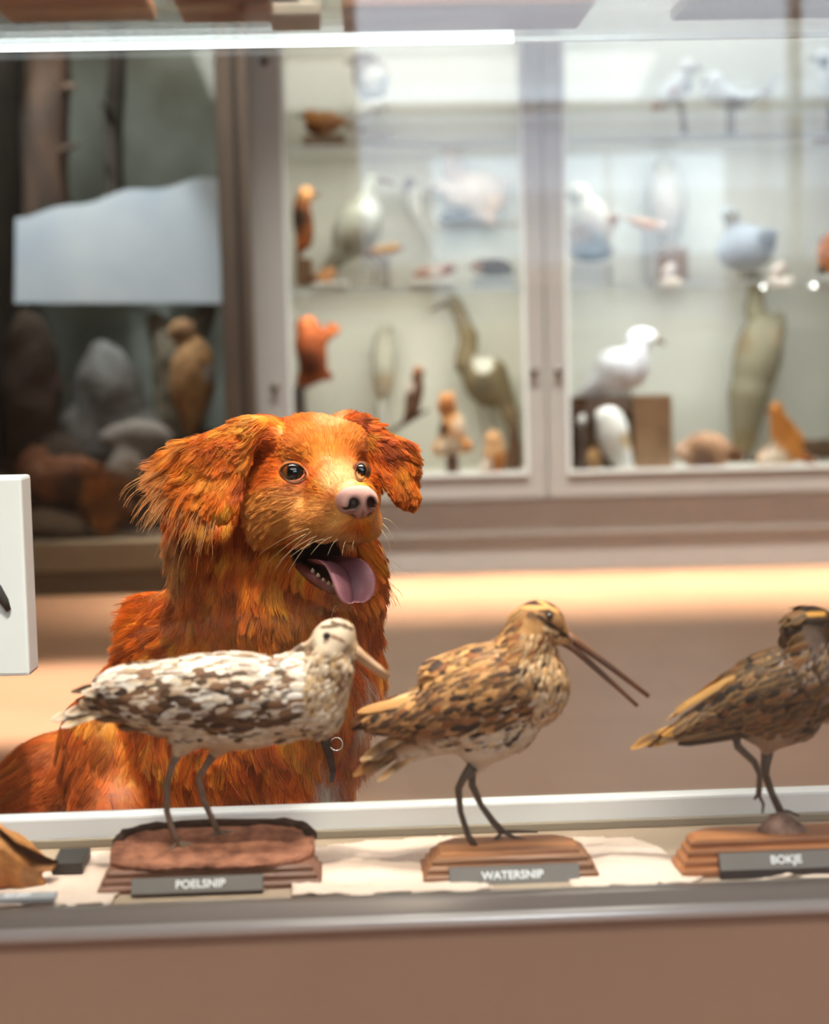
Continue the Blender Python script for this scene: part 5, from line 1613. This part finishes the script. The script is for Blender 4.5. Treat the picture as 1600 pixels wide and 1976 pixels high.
# ------------------------------------------------------------------ eyes
M_EYE = mat_attr('dog_eye', rough=0.08, spec=0.6, coat=1.0)
M_LID = mat('eyelid', (74, 38, 26), rough=0.5, vary=0.2, scale=60)
EYES = []
for (x, y, R, gx_, gy_, rxp, ryp, back) in ((566, 912, 0.0155, 0.20, 0.12, 23, 16.5, 0.0118), (697, 909, 0.0108, 0.24, 0.10, 10, 14, 0.0090)):
    d0 = surf(x, y, 8)
    c = P(x, y, d0 + back)
    EYES.append((c, R, x, y, rxp, ryp))
    mb = MB().ball(c, R, 40, 32)
    V = np.array(mb.V)
    g = nrm(np.array([gx_, -1.0, gy_]))
    co = ((V - c) / R) @ g
    col = np.tile(np.array(lin(112, 78, 60)), (len(V), 1))
    iris = mixc(lin(116, 56, 18), lin(46, 20, 9), sstep(0.74, 0.92, co))
    w = sstep(0.52, 0.57, co)
    col = col * (1 - w[:, None]) + iris * w[:, None]
    ring = np.exp(-((co - 0.57) / 0.04) ** 2)
    col = mixc(col, lin(40, 20, 12), ring)
    col = mixc(col, lin(6, 5, 6), sstep(0.77, 0.83, co))
    link_mesh('eye', mb.V, mb.F, M_EYE, dog, colors=col)
    # lids: a soft almond-edged fold of skin that lies on the ball and runs out into the face
    LV, LC, LF = [], [], []
    rings = [(1.0, 0.0, (34, 18, 14)), (1.06, -0.0009, (50, 26, 16)), (1.14, -0.0009, (120, 60, 28)), (1.25, 0.0006, (196, 106, 42)), (1.45, 0.0035, (216, 116, 44))]
    if x > 640: rings = [(0.98, -0.0003, (34, 18, 14)), (1.08, -0.0007, (60, 30, 18)), (1.25, -0.0006, (160, 82, 36))]
    for k_, (sc_k, dy_, rgb) in enumerate(rings):
        for i in range(40):
            th = 2 * math.pi * i / 40
            ex, ey = rxp * math.cos(th), ryp * math.sin(th)
            ey = ey * (1 - 0.28 * abs(math.cos(th)) ** 3) - 2.5 * math.cos(th) * (1 if x < 640 else -0.3)
            q = P(x + ex * sc_k, y - ey * sc_k, d0)
            dv = q - c
            rr_ = math.hypot(dv[0], dv[2])
            ball = c[1] - math.sqrt(max(R * R - rr_ * rr_, 0)) if rr_ < R else 9
            sd = surf(x + ex * sc_k, y - ey * sc_k, 5) or d0 + 0.004
            yy = min(ball - 0.0002, sd + 0.001) if k_ < 2 else min(ball - 0.0002, sd)
            LV.append((q[0], yy + dy_, q[2])); LC.append(lin(rgb))
    for k_ in range(len(rings) - 1):
        for i in range(40):
            LF.append((k_ * 40 + i, k_ * 40 + (i + 1) % 40, (k_ + 1) * 40 + (i + 1) % 40, (k_ + 1) * 40 + i))
    lo_ = link_mesh('eyelid', LV, LF, mat_attr('eyelid_skin', rough=0.5, spec=0.3), dog, colors=np.array(LC))
    md = lo_.modifiers.new('thickness', 'SOLIDIFY')
    md.thickness, md.offset = 0.0008, 0

# ------------------------------------------------------------------ nose
ns = Sculpt(hp(150, 0, -80) - 0.05, hp(230, 0, -80) + 0.05, 0.0009)


def ne(f, l, u, rf, rl, ru, k=6, pitch=0, cut=False):
    ns.ell(hp(f, l, u), np.array([rf, rl, ru]) * S, hrot(pitch), k * S, cut)


ne(186, 0, -70, 30, 39, 25, 8, 14)
ne(190, 0, -88, 27, 25, 28, 10, 8)
for s in (-1, 1):
    ne(190, s * 23, -80, 26, 19, 22, 8, 8)
for s in (-1, 1):
    ne(217, s * 18, -79, 13, 8, 9, 5, 0, True)
    ns.cone(hp(214, s * 19, -84), hp(200, s * 38, -90), 5 * S, 3 * S, 4 * S, True)
ns.cone(hp(219, 0, -84), hp(214, 0, -118), 1.6 * S, 2.4 * S, 4 * S, True)
NV, NQ = ns.mesh()
NV = relax(NV, NQ, 1)
nh = np.stack([(NV - HO) @ HF, (NV - HO) @ HL, (NV - HO) @ HU], 1) / S
ncol = mixc(lin(232, 172, 160), lin(176, 108, 98), sstep(-70, -112, nh[:, 2]))
for s in (-1, 1):
    w = 1 - sstep(8, 20, np.sqrt(((nh - np.array([210, s * 18, -80])) ** 2 / np.array([2.2, 1, 1])).sum(1)))
    ncol = mixc(ncol, lin(60, 24, 20), w)
ncol = mixc(ncol, lin(120, 74, 66), 0.6 * (1 - sstep(1, 4, np.abs(nh[:, 1]))) * sstep(-88, -96, nh[:, 2]))
link_mesh('nose', NV, NQ, mat_attr('nose_leather', rough=0.42, spec=0.5, bump=0.25, bscale=900), dog, colors=ncol)
NOSE_C = hp(196, 0, -82)

# ------------------------------------------------------------------ tongue
tp = [(40, 0, -204, 32), (80, 0, -200, 38), (115, 1, -200, 42), (140, 2, -208, 45), (156, 3, -222, 47), (164, 3, -238, 46), (167, 3, -252, 42), (167, 3, -261, 35), (166, 3, -266, 27), (165, 3, -269, 18), (164.5, 3, -270.6, 10)]
tpn = np.array(tp, float)
ti = np.linspace(0, len(tp) - 1, 34)
cen = np.stack([np.interp(ti, range(len(tp)), tpn[:, i]) for i in range(4)], 1)
for _ in range(3): cen[1:-1] = 0.25 * cen[:-2] + 0.5 * cen[1:-1] + 0.25 * cen[2:]
cen[-3:, 0] = cen[-3, 0]
TV, TC, TF = [], [], []
nw = 17
for side in (1, -1):
    for i, (f, l, u, w) in enumerate(cen):
        t_ = cen[min(i + 1, 33)] - cen[max(i - 1, 0)]
        t2 = np.array([t_[0], t_[2]]); t2 /= np.linalg.norm(t2) + 1e-9
        up2 = np.array([-t2[1], t2[0]])          # away from the jaw: up, then forward where it hangs
        for j in range(nw):
            s_ = -1 + 2 * j / (nw - 1)
            groove = -9 * math.exp(-(s_ / 0.16) ** 2) + 9 * abs(s_) ** 2.5 - 2
            edge = math.sqrt(max(0, 1 - abs(s_) ** 6))
            off = (groove + 5 * edge) if side > 0 else (groove - 5 * edge)
            TV.append(hp(f + up2[0] * off, l + s_ * w, u + up2[1] * off))
            e = abs(s_) ** 4 if side > 0 else 1.0
            base = mixc(lin(132, 78, 92), lin(214, 140, 150), np.array([max(e, sstep(27, 33, np.array(float(i))))]))[0]  # paler rim and tip: part wet pink, part light put into the colour
            base = mixc(base, lin(84, 44, 54), np.array([math.exp(-(s_ / 0.12) ** 2) * 0.7]))[0]
            TC.append(base)
for b in (0, 1):
    o = b * 34 * nw
    for i in range(33):
        for j in range(nw - 1):
            q = (o + i * nw + j, o + (i + 1) * nw + j, o + (i + 1) * nw + j + 1, o + i * nw + j + 1)
            TF.append(q if b else q[::-1])
for i in range(33):
    for j in (0, nw - 1):
        a = (i * nw + j, (i + 1) * nw + j, 34 * nw + (i + 1) * nw + j, 34 * nw + i * nw + j)
        TF.append(a if j else a[::-1])
link_mesh('tongue', TV, TF, mat_attr('tongue_flesh', rough=0.32, spec=0.5, bump=0.25, bscale=500), dog, colors=np.array(TC))

# ------------------------------------------------------------------ teeth and gum of the lower jaw
M_TOOTH = mat('tooth_enamel', (196, 172, 146), rough=0.25)
for (f, l, u, L) in ((138, -24, -240, 14), (126, -30, -237, 7), (112, -34, -232, 7), (96, -37, -226, 9), (80, -40, -218, 9), (142, 24, -240, 12)):
    MB().tube([hp(f, l, u), hp(f + 2, l - 1, u + L * 0.6), hp(f + 1, l - 1, u + L)], [5.5 * S, 3.6 * S, 0.8 * S], 8).build('tooth', M_TOOTH, dog, smooth=True)
gum = [hp(40, -48, -208), hp(80, -42, -226), hp(108, -37, -236), hp(132, -28, -246), hp(146, -8, -252), hp(146, 12, -252), hp(134, 26, -246)]
MB().tube(gum, [9 * S, 9 * S, 8 * S, 8 * S, 8 * S, 8 * S, 6 * S], 10).build('gum', mat('gum_flesh', (126, 66, 66), rough=0.3, vary=0.4, scale=90), dog, smooth=True)

# ------------------------------------------------------------------ collar: black strap and steel ring on the chest
def front(x, y):
    d = surf(x, y, 14)
    return d if d else 1.88


cl = MB()
row = []
for x, y in ((622, 1408), (630, 1436), (637, 1462), (643, 1490), (640, 1510)):
    row.append(P(x, y, front(x, y) - 0.028))
for i in range(len(row) - 1):
    w = np.array([0.006, 0, 0.002])
    a, b = row[i], row[i + 1]
    wa, wb = w * (1 - 0.15 * i), w * (1 - 0.15 * (i + 1))
    th = np.array([0, 0.002, 0])
    cl.add([a - wa, a + wa, b + wb, b - wb, a - wa + th, a + wa + th, b + wb + th, b - wb + th], [(0, 1, 2, 3), (7, 6, 5, 4), (0, 4, 5, 1), (2, 6, 7, 3), (1, 5, 6, 2), (0, 3, 7, 4)])
col_o = cl.build('collar_strap', mat('strap_black', (30, 28, 26), rough=0.6), dog)
rc = P(649, 1436, front(649, 1436) - 0.032)
MB().tube([rc + 0.0068 * np.array([math.cos(a), 0.3 * math.sin(a), math.sin(a)]) for a in np.linspace(0, 2 * math.pi, 25)], 0.0011, 8, cap=False).build('ring', mat('ring_steel', (216, 216, 216), rough=0.2, metal=1.0), col_o, smooth=True)

# ------------------------------------------------------------------ coat
def hair_material(name):
    m = bpy.data.materials.new(name)
    m.use_nodes = True
    nt = m.node_tree
    nt.nodes.clear()
    out = nt.nodes.new('ShaderNodeOutputMaterial')
    at = nt.nodes.new('ShaderNodeAttribute')
    at.attribute_name = 'tint'
    h = nt.nodes.new('ShaderNodeBsdfPrincipled')
    h.inputs['Roughness'].default_value = 0.42
    h.inputs['Specular IOR Level'].default_value = 0.4
    nt.links.new(at.outputs['Color'], h.inputs['Base Color'])
    tl = nt.nodes.new('ShaderNodeBsdfTranslucent')
    nt.links.new(at.outputs['Color'], tl.inputs['Color'])
    mh = nt.nodes.new('ShaderNodeMixShader')
    mh.inputs[0].default_value = 0.25
    nt.links.new(h.outputs[0], mh.inputs[1])
    nt.links.new(tl.outputs[0], mh.inputs[2])
    h = mh
    nt.links.new(h.outputs[0], out.inputs['Surface'])
    return m


M_HAIR = hair_material('coat_hair')


def hairs(name, pts, rad, tint, parent):
    """pts (n, k, 3) in world space -> one hair-curves object"""
    n, k, _ = pts.shape
    hc_ = bpy.data.hair_curves.new(name)
    hc_.add_curves([k] * n)
    inv = np.array(parent.matrix_basis.inverted()) if parent else np.eye(4)
    p = pts.reshape(-1, 3) @ inv[:3, :3].T + inv[:3, 3]
    hc_.attributes['position'].data.foreach_set('vector', p.astype(np.float32).ravel())
    ra = hc_.attributes.get('radius') or hc_.attributes.new('radius', 'FLOAT', 'POINT')
    ra.data.foreach_set('value', rad.astype(np.float32).ravel())
    ta = hc_.attributes.new('tint', 'FLOAT_COLOR', 'CURVE')
    c4 = np.ones((n, 4), np.float32); c4[:, :3] = tint
    ta.data.foreach_set('color', c4.ravel())
    hc_.materials.append(M_HAIR)
    o = bpy.data.objects.new(name, hc_)
    COL.objects.link(o)
    o.parent = parent
    return o


# flow of the coat: (pixel, direction in the picture plane, length in pixels, lift) for each region of the animal
FLOW = {
    'body': [(350, 1050, -.35, 1, 66, .35), (330, 1110, -.25, 1, 66, .35), (390, 1100, -.05, 1, 60, .3), (450, 1120, .15, 1, 55, .3), (480, 1050, -.1, 1, 45, .25), (560, 1180, .1, 1, 55, .3), (520, 1240, .12, 1, 62, .3), (600, 1240, .25, 1, 62, .3),
             (690, 1060, .4, 1, 44, .3), (735, 1080, .55, 1, 58, .4), (745, 1160, .4, 1, 60, .35), (740, 1240, .3, 1, 60, .3), (720, 1320, .2, 1, 80, .35), (690, 1390, .1, 1, 90, .35), (650, 1450, -.1, 1, 80, .3), (640, 1520, -.05, 1, 70, .2),
             (300, 1170, -.85, -.55, 60, .5), (270, 1220, -1, .15, 62, .5), (330, 1230, -.7, .7, 52, .35), (290, 1270, -.8, .6, 50, .35), (400, 1210, -.15, 1, 56, .3), (470, 1180, .2, 1, 56, .3), (540, 1330, .2, 1, 60, .3), (440, 1330, .1, 1, 58, .25),
             (215, 1420, -.15, 1, 40, .1), (190, 1500, -.15, 1, 42, .1), (260, 1480, -.35, 1, 42, .1), (140, 1440, -.5, 1, 40, .15), (80, 1520, -.9, .6, 60, .25), (20, 1570, -1, .35, 70, .3), (320, 1450, .35, 1, 50, .2), (300, 1540, .1, 1, 50, .2),
             (400, 1460, .15, 1, 52, .22), (380, 1540, -.2, 1, 50, .2), (470, 1500, .3, 1, 50, .22), (540, 1520, .35, 1, 48, .22), (600, 1540, .2, 1, 60, .22), (570, 1700, 0, 1, 26, .15), (300, 1700, .3, 1, 36, .15), (-60, 1650, -.8, .6, 90, .3)],
    'head': [(620, 825, -.25, -1, 13, .15), (560, 845, -.8, -.6, 15, .15), (690, 840, .6, -.7, 14, .15), (600, 870, -.5, -.85, 11, .12), (640, 880, 0, -1, 10, .12), (560, 885, -.9, -.4, 11, .12), (520, 880, -1, .1, 16, .15), (665, 930, -.2, -1, 8, .1), (640, 950, -.8, -.6, 9, .1), (600, 950, -1, -.1, 12, .12),
             (545, 945, -1, .15, 13, .15), (540, 985, -1, .3, 18, .2), (500, 950, -.9, .5, 22, .2), (500, 1000, -.8, .7, 28, .25), (485, 1040, -.5, 1, 40, .3), (600, 1000, -1, .25, 12, .12), (640, 1020, -.9, .5, 10, .12), (600, 1040, -.8, .6, 12, .15), (665, 1045, -.5, .9, 10, .15), (720, 1040, .3, 1, 10, .15),
             (738, 1000, .6, .7, 10, .15), (745, 960, .7, .6, 14, .2), (725, 900, .6, .4, 14, .15), (655, 1168, -.1, 1, 20, .3), (700, 1165, .1, 1, 18, .3), (600, 1140, -.3, 1, 26, .25), (560, 1110, -.35, 1, 32, .25), (525, 1070, -.4, 1, 36, .25), (740, 1050, .5, 1, 34, .3), (480, 900, -.9, .5, 20, .2)],
    'left': [(500, 825, -.7, .45, 34, .12), (450, 825, -1, .35, 50, .18), (400, 850, -1, .4, 62, .22), (350, 880, -1, .4, 74, .3), (335, 920, -1, .45, 70, .35), (350, 960, -.85, .6, 62, .3), (390, 920, -.85, .6, 56, .22), (430, 900, -.7, .75, 48, .2), (440, 950, -.4, 1, 34, .15), (432, 990, -.1, 1, 14, .1), (400, 985, -.5, .9, 22, .15), (465, 930, -.3, 1, 26, .15), (478, 880, -.4, 1, 34, .15)],
    'right': [(700, 805, .5, -.2, 22, .2), (720, 830, .6, .45, 28, .15), (765, 855, .85, .35, 40, .2), (795, 880, .7, .5, 34, .22), (780, 915, .6, .6, 36, .18), (750, 915, .4, .9, 30, .15), (795, 960, .35, .9, 16, .12), (778, 980, .1, 1, 10, .1), (740, 880, .45, .8, 30, .15)],
}
NH = 320000
wv = np.ones(len(DV))
headish = np.exp(-((DP[:, 0] - 590) / 190) ** 2 - ((DP[:, 1] - 930) / 170) ** 2)
wv *= 0.45 + 4.4 * headish
wv *= np.where(DN[:, 1] > 0.45, 0.30, 1.0) * np.where(DV[:, 2] < 0.28, 0.4, 1.0)
wv *= 1 - sstep(0.15, 0.5, mouth)
rngc = np.random.default_rng(3)
hpnt, hn = scatter(DV, DQ, DN, NH, rngc, wv)
hq = proj(hpnt)
hlc = np.stack([(hpnt - HO) @ HF, (hpnt - HO) @ HL, (hpnt - HO) @ HU], 1) / S
# leave the eyes, the nose and the mouth bare
ok = np.ones(NH, bool)
for c, R, x, y, rxp, ryp in EYES:
    ok &= ~((np.hypot((hq[:, 0] - x) / (rxp * 1.08), (hq[:, 1] - y) / (ryp * 1.08)) < 1) & (np.abs(hpnt[:, 1] - c[1]) < 0.03))
ln_ = (hlc - np.array([190, 0, -80])) / np.array([36, 42, 38])
ok &= (ln_ ** 2).sum(1) > 1
for c, r, pt in (((86, 0, -200), (98, 66, 44), 20), ((150, 0, -205), (60, 60, 36), 22)):
    l = (hpnt - hp(*c)) @ hrot(pt).T / S
    ok &= np.sqrt(((l / np.array(r)) ** 2).sum(1)) > 1.12
hpnt, hn, hq, hlc = hpnt[ok], hn[ok], hq[ok], hlc[ok]
n = len(hpnt)
dl, dr = ear_dist(hpnt, 'l', EAR_L), ear_dist(hpnt, 'r', EAR_R)
reg = np.full(n, 'body', dtype=object)
ishead = (hlc[:, 2] > -330) & (hlc[:, 0] > -70 + 0.35 * np.clip(-hlc[:, 2] - 60, 0, 400)) & (np.abs(hlc[:, 1]) < 150) & (hq[:, 1] < 1200)
ishead |= (hlc[:, 2] > -90) & (hlc[:, 0] > -120) & (hq[:, 1] < 960)
reg[ishead] = 'head'
reg[dl < 0.004] = 'left'
reg[dr < 0.004] = 'right'

tx, ty, hlen, hlift = np.zeros(n), np.zeros(n), np.zeros(n), np.zeros(n)
for key, g in FLOW.items():
    m_ = np.where(reg == key)[0]
    if not len(m_): continue
    g = np.array(g, float)
    dn = np.hypot(g[:, 2], g[:, 3])
    g[:, 2] /= dn; g[:, 3] /= dn
    sg_ = 52.0 if key == 'body' else 30.0
    d2 = (hq[m_, 0][:, None] - g[:, 0]) ** 2 + (hq[m_, 1][:, None] - g[:, 1]) ** 2
    w = np.exp(-(d2 - d2.min(1, keepdims=True)) / (2 * sg_ ** 2))
    w /= w.sum(1, keepdims=True)
    tx[m_], ty[m_], hlen[m_], hlift[m_] = w @ g[:, 2], w @ g[:, 3], w @ g[:, 4], w @ g[:, 5]
T2 = np.stack([tx, -ty, np.zeros(n)], 1)
TT = nrm(T2 @ R3.T)
TT[:, 1] += np.where(reg == 'head', 0.45, 0.0) * np.where(hlc[:, 0] > 40, 1, 0)      # muzzle hair runs back
TT = nrm(TT)
# loose waves shared by neighbouring hairs
wvx = (fbm(hpnt, 55, 11) - 0.5) * 2
wvy = (fbm(hpnt, 55, 29) - 0.5) * 2
fl = np.where((reg == 'head'), 0.35, 0.9)
Bv = np.cross(hn, TT)
TT = nrm(TT + Bv * (wvx * fl * 0.7)[:, None])
hlen = np.where(reg == 'head', hlen * 1.35, hlen) * M(1, 1.88) * rngc.uniform(0.7, 1.2, n) * (0.8 + 0.4 * vnoise(hpnt, 40, 5))
back = hn[:, 1] > 0.3
K = 8
pts = np.zeros((n, K, 3))
pts[:, 0] = hpnt - hn * 0.0006
tang = nrm(TT - hn * np.clip((TT * hn).sum(1, keepdims=True), -1, 1) * np.where((reg == 'left') | (reg == 'right'), 0.8, 1.0)[:, None])
jit = rngc.normal(0, 1, (n, 3)) * np.where(reg == 'head', 0.10, 0.09)[:, None]
d_start = nrm(hn * (hlift * 1.3)[:, None] + tang * (1 - hlift * 0.5)[:, None] + jit)
d_end = nrm(TT * 0.75 + tang * 0.5 + hn * (hlift * 0.25 * wvy)[:, None] + jit * 1.5 + np.array([0, 0, -0.12]))
for i in range(1, K):
    f = (i - 0.5) / (K - 1)
    d = nrm(d_start * (1 - f) + d_end * f)
    pts[:, i] = pts[:, i - 1] + d * (hlen / (K - 1))[:, None]
# a wave runs along the longer hairs, in step within a lock
ph = 9 * vnoise(hpnt, 45, 61) + 2.0
amp = np.where((reg == 'left') | (reg == 'right'), 0.085, np.where(reg == 'body', 0.045, 0.0)) * hlen
for i in range(2, K):
    f = i / (K - 1)
    pts[:, i] += Bv * (amp * f * np.sin(7.5 * f + ph))[:, None]
# locks: hairs lean towards a neighbour that leads the lock
long_ = hlen > 0.010
lead = np.where(rngc.random(n) < np.where(reg == 'head', 0.05, 0.02))[0]
kd = kdtree.KDTree(len(lead))
for i, j in enumerate(lead): kd.insert(Vector(hpnt[j]), i)
kd.balance()
own = np.array([lead[kd.find(Vector(p))[1]] for p in hpnt])
same = (reg[own] == reg) & ((hn[own] * hn).sum(1) > 0.2)
cl_ = np.where(same, np.where(long_, 0.85, 0.45), 0.0) * rngc.uniform(0.45, 1.0, n)
for i in range(1, K):
    f = (i / (K - 1)) ** 1.3
    pts[:, i] += (pts[own, i] - pts[:, i]) * (cl_ * f)[:, None]
# keep hairs out of the eyes and in front of the floor
pts[:, :, 2] = np.maximum(pts[:, :, 2], 0.002)
r0 = np.where(reg == 'head', 0.00026, 0.00036) * rngc.uniform(0.7, 1.25, n)
rad = r0[:, None] * np.linspace(1.0, 0.25, K)[None]

# coat colours
def C(*a): return np.array(lin(*a))
tint = np.tile(C(208, 80, 18), (n, 1))
nz = fbm(hpnt, 60, 41)
tint = mixc(tint, C(160, 50, 10), sstep(0.45, 0.7, nz))
tint = mixc(tint, C(226, 118, 40), sstep(0.5, 0.28, nz) * 0.8)


tint = np.clip(tint * np.array([1.35, 2.3, 2.0]), 0, 0.9)


def patch(x, y, rx, ry, c, a, key=None):
    w = (1 - sstep(0.5, 1.25, np.hypot((hq[:, 0] - x) / rx, (hq[:, 1] - y) / ry))) * a
    if key: w = w * (reg == key)
    return mixc(tint, C(*c), w)


tint = patch(620, 850, 90, 50, (246, 146, 50), 0.9, 'head')
tint = patch(535, 985, 70, 56, (248, 172, 92), 0.9, 'head')
tint = patch(615, 1000, 66, 46, (248, 176, 98), 0.9, 'head')
tint = patch(655, 1040, 66, 22, (244, 178, 118), 0.85, 'head')
tint = patch(655, 925, 38, 34, (250, 200, 136), 0.9, 'head')
tint = patch(640, 812, 36, 18, (250, 200, 140), 0.7, 'head')
tint = patch(668, 952, 24, 9, (244, 146, 40), 0.7, 'head')
tint = patch(735, 1010, 22, 46, (246, 184, 120), 0.8, 'head')
tint = patch(655, 1170, 70, 22, (244, 190, 132), 0.7, 'head')
tint = patch(520, 880, 22, 50, (214, 100, 24), 0.6, 'head')
tint = patch(330, 910, 34, 60, (240, 158, 84), 0.7, 'left')
tint = patch(400, 900, 60, 60, (240, 142, 52), 0.6, 'left')
tint = patch(785, 900, 40, 70, (236, 132, 44), 0.6, 'right')
tint = patch(335, 1060, 40, 80, (236, 172, 112), 0.8, 'body')
tint = patch(712, 1400, 40, 110, (240, 180, 134), 0.75, 'body')
tint = patch(690, 1330, 16, 50, (250, 236, 222), 0.85, 'body')
tint = patch(632, 1510, 24, 84, (250, 242, 236), 0.95, 'body')
tint = patch(250, 1200, 70, 70, (238, 118, 16), 0.7, 'body')
tint = patch(560, 1200, 60, 60, (244, 152, 56), 0.7, 'body')
tint = patch(130, 1500, 150, 110, (196, 98, 46), 0.7, 'body')  # rump darkened in the tint to offset the bright spot above
tint = patch(430, 1210, 90, 50, (240, 132, 34), 0.5, 'body')
lockv = rngc.uniform(0.66, 1.25, n)[own]
tint = tint * rngc.uniform(0.8, 1.18, (n, 1)) * np.where(reg == 'head', 0.5 + 0.5 * lockv, lockv)[:, None]
# the skin takes the tone of the hair that grows on it
sub_ = np.arange(0, n, 4)
kd2 = kdtree.KDTree(len(sub_))
for i, j in enumerate(sub_): kd2.insert(Vector(hpnt[j]), i)
kd2.balance()
near = np.array([sub_[kd2.find(Vector(v))[1]] for v in DV])
sk2 = tint[near] * 0.85
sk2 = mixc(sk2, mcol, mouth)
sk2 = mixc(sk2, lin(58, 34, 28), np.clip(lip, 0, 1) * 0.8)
sk2 = mixc(sk2, lin(46, 20, 16), wn)
c4_ = np.ones((len(DV), 4), np.float32)
c4_[:, :3] = np.clip(sk2, 0, 1)
dog.data.color_attributes['Col'].data.foreach_set('color', c4_.ravel())
hairs('coat', pts, rad, np.clip(tint, 0.004, 0.92), dog)

# loose wisps at the ear edge, the side of the ruff and the far cheek
wsel = []
for m_, cnt in (((reg == 'left') & (hq[:, 0] < 372) & (hq[:, 1] > 868), 260), ((reg == 'left') & (hq[:, 0] < 420) & (hq[:, 1] > 940), 90), ((reg == 'body') & (hq[:, 0] < 372) & (hq[:, 1] > 975) & (hq[:, 1] < 1100), 240),
                ((hq[:, 0] > 728) & (hq[:, 1] > 1010) & (hq[:, 1] < 1260) & (reg == 'body'), 220), ((hq[:, 0] > 690) & (hq[:, 1] > 1300) & (hq[:, 1] < 1480), 120)):
    ix = np.where(m_)[0]
    if len(ix): wsel.append(rngc.choice(ix, min(cnt, len(ix)), replace=False))
wsel = np.concatenate(wsel)
nw_ = len(wsel)
KW = 12
wpts = np.zeros((nw_, KW, 3)); wpts[:, 0] = hpnt[wsel]
grp = np.floor(hpnt[wsel] / 0.012).astype(np.int64)
gk = _hash(grp[:, 0], grp[:, 1], grp[:, 2], 5)
gk2 = _hash(grp[:, 0], grp[:, 1], grp[:, 2], 9)
wl = (0.028 + 0.042 * gk) * rngc.uniform(0.6, 1.15, nw_)
rightside = hq[wsel, 0] > 600
wl = np.where(rightside, wl * 0.62, wl)
d0_ = nrm(TT[wsel] + rngc.normal(0, 0.08, (nw_, 3)) + (np.stack([np.zeros(nw_), np.zeros(nw_), gk2 - 0.5], 1)) * 1.3)
bend = np.where(rightside, 0.5, 1.0) * (0.4 + 0.9 * gk2)
for i in range(1, KW):
    f = i / (KW - 1)
    dd = nrm(d0_ + np.stack([0.25 * np.sin(6 * f + 8 * gk), np.zeros(nw_), -bend * f * f * 1.6 + 0.45 * np.sin(7 * f + 9 * gk2)], 1))
    wpts[:, i] = wpts[:, i - 1] + dd * (wl / (KW - 1))[:, None]
wt_ = mixc(np.tile(C(224, 168, 112), (nw_, 1)), C(214, 120, 50), rngc.random(nw_) * 0.6)
hairs('wisps', wpts, 0.00036 * np.linspace(1, 0.3, KW)[None] * np.ones((nw_, 1)), wt_, dog)

# ------------------------------------------------------------------ whiskers
wp, wr, wt = [], [], []
rw = np.random.default_rng(5)
for (x, y, x1, y1) in [(590, 1030, 515, 1088), (600, 1026, 530, 1100), (612, 1034, 540, 1082), (604, 1040, 556, 1106), (626, 1040, 560, 1075), (640, 1036, 600, 1070), (652, 1040, 632, 1072), (668, 1044, 660, 1072), (684, 1044, 680, 1062), (596, 1020, 500, 1070),
                       (738, 1010, 764, 1048), (740, 1000, 770, 1022), (736, 1022, 756, 1066), (722, 1060, 775, 1120), (726, 1066, 790, 1110), (730, 1050, 752, 1100), (742, 965, 752, 950), (678, 1170, 690, 1188), (650, 1168, 640, 1190)]:
    d0 = surf(x, y, 12) or 1.8
    a, b = P(x, y, d0), P(x1, y1, d0 + rw.uniform(-0.02, 0.0))
    c_ = (a + b) / 2 + np.array([0, -0.006, 0.006])
    wp.append([a * (1 - s) ** 2 + 2 * c_ * s * (1 - s) + b * s * s for s in np.linspace(0, 1, 8)])
    wr.append(np.linspace(0.00032, 0.0001, 8)); wt.append(C(244, 214, 170))
hairs('whiskers', np.array(wp), np.array(wr), np.array(wt), dog)
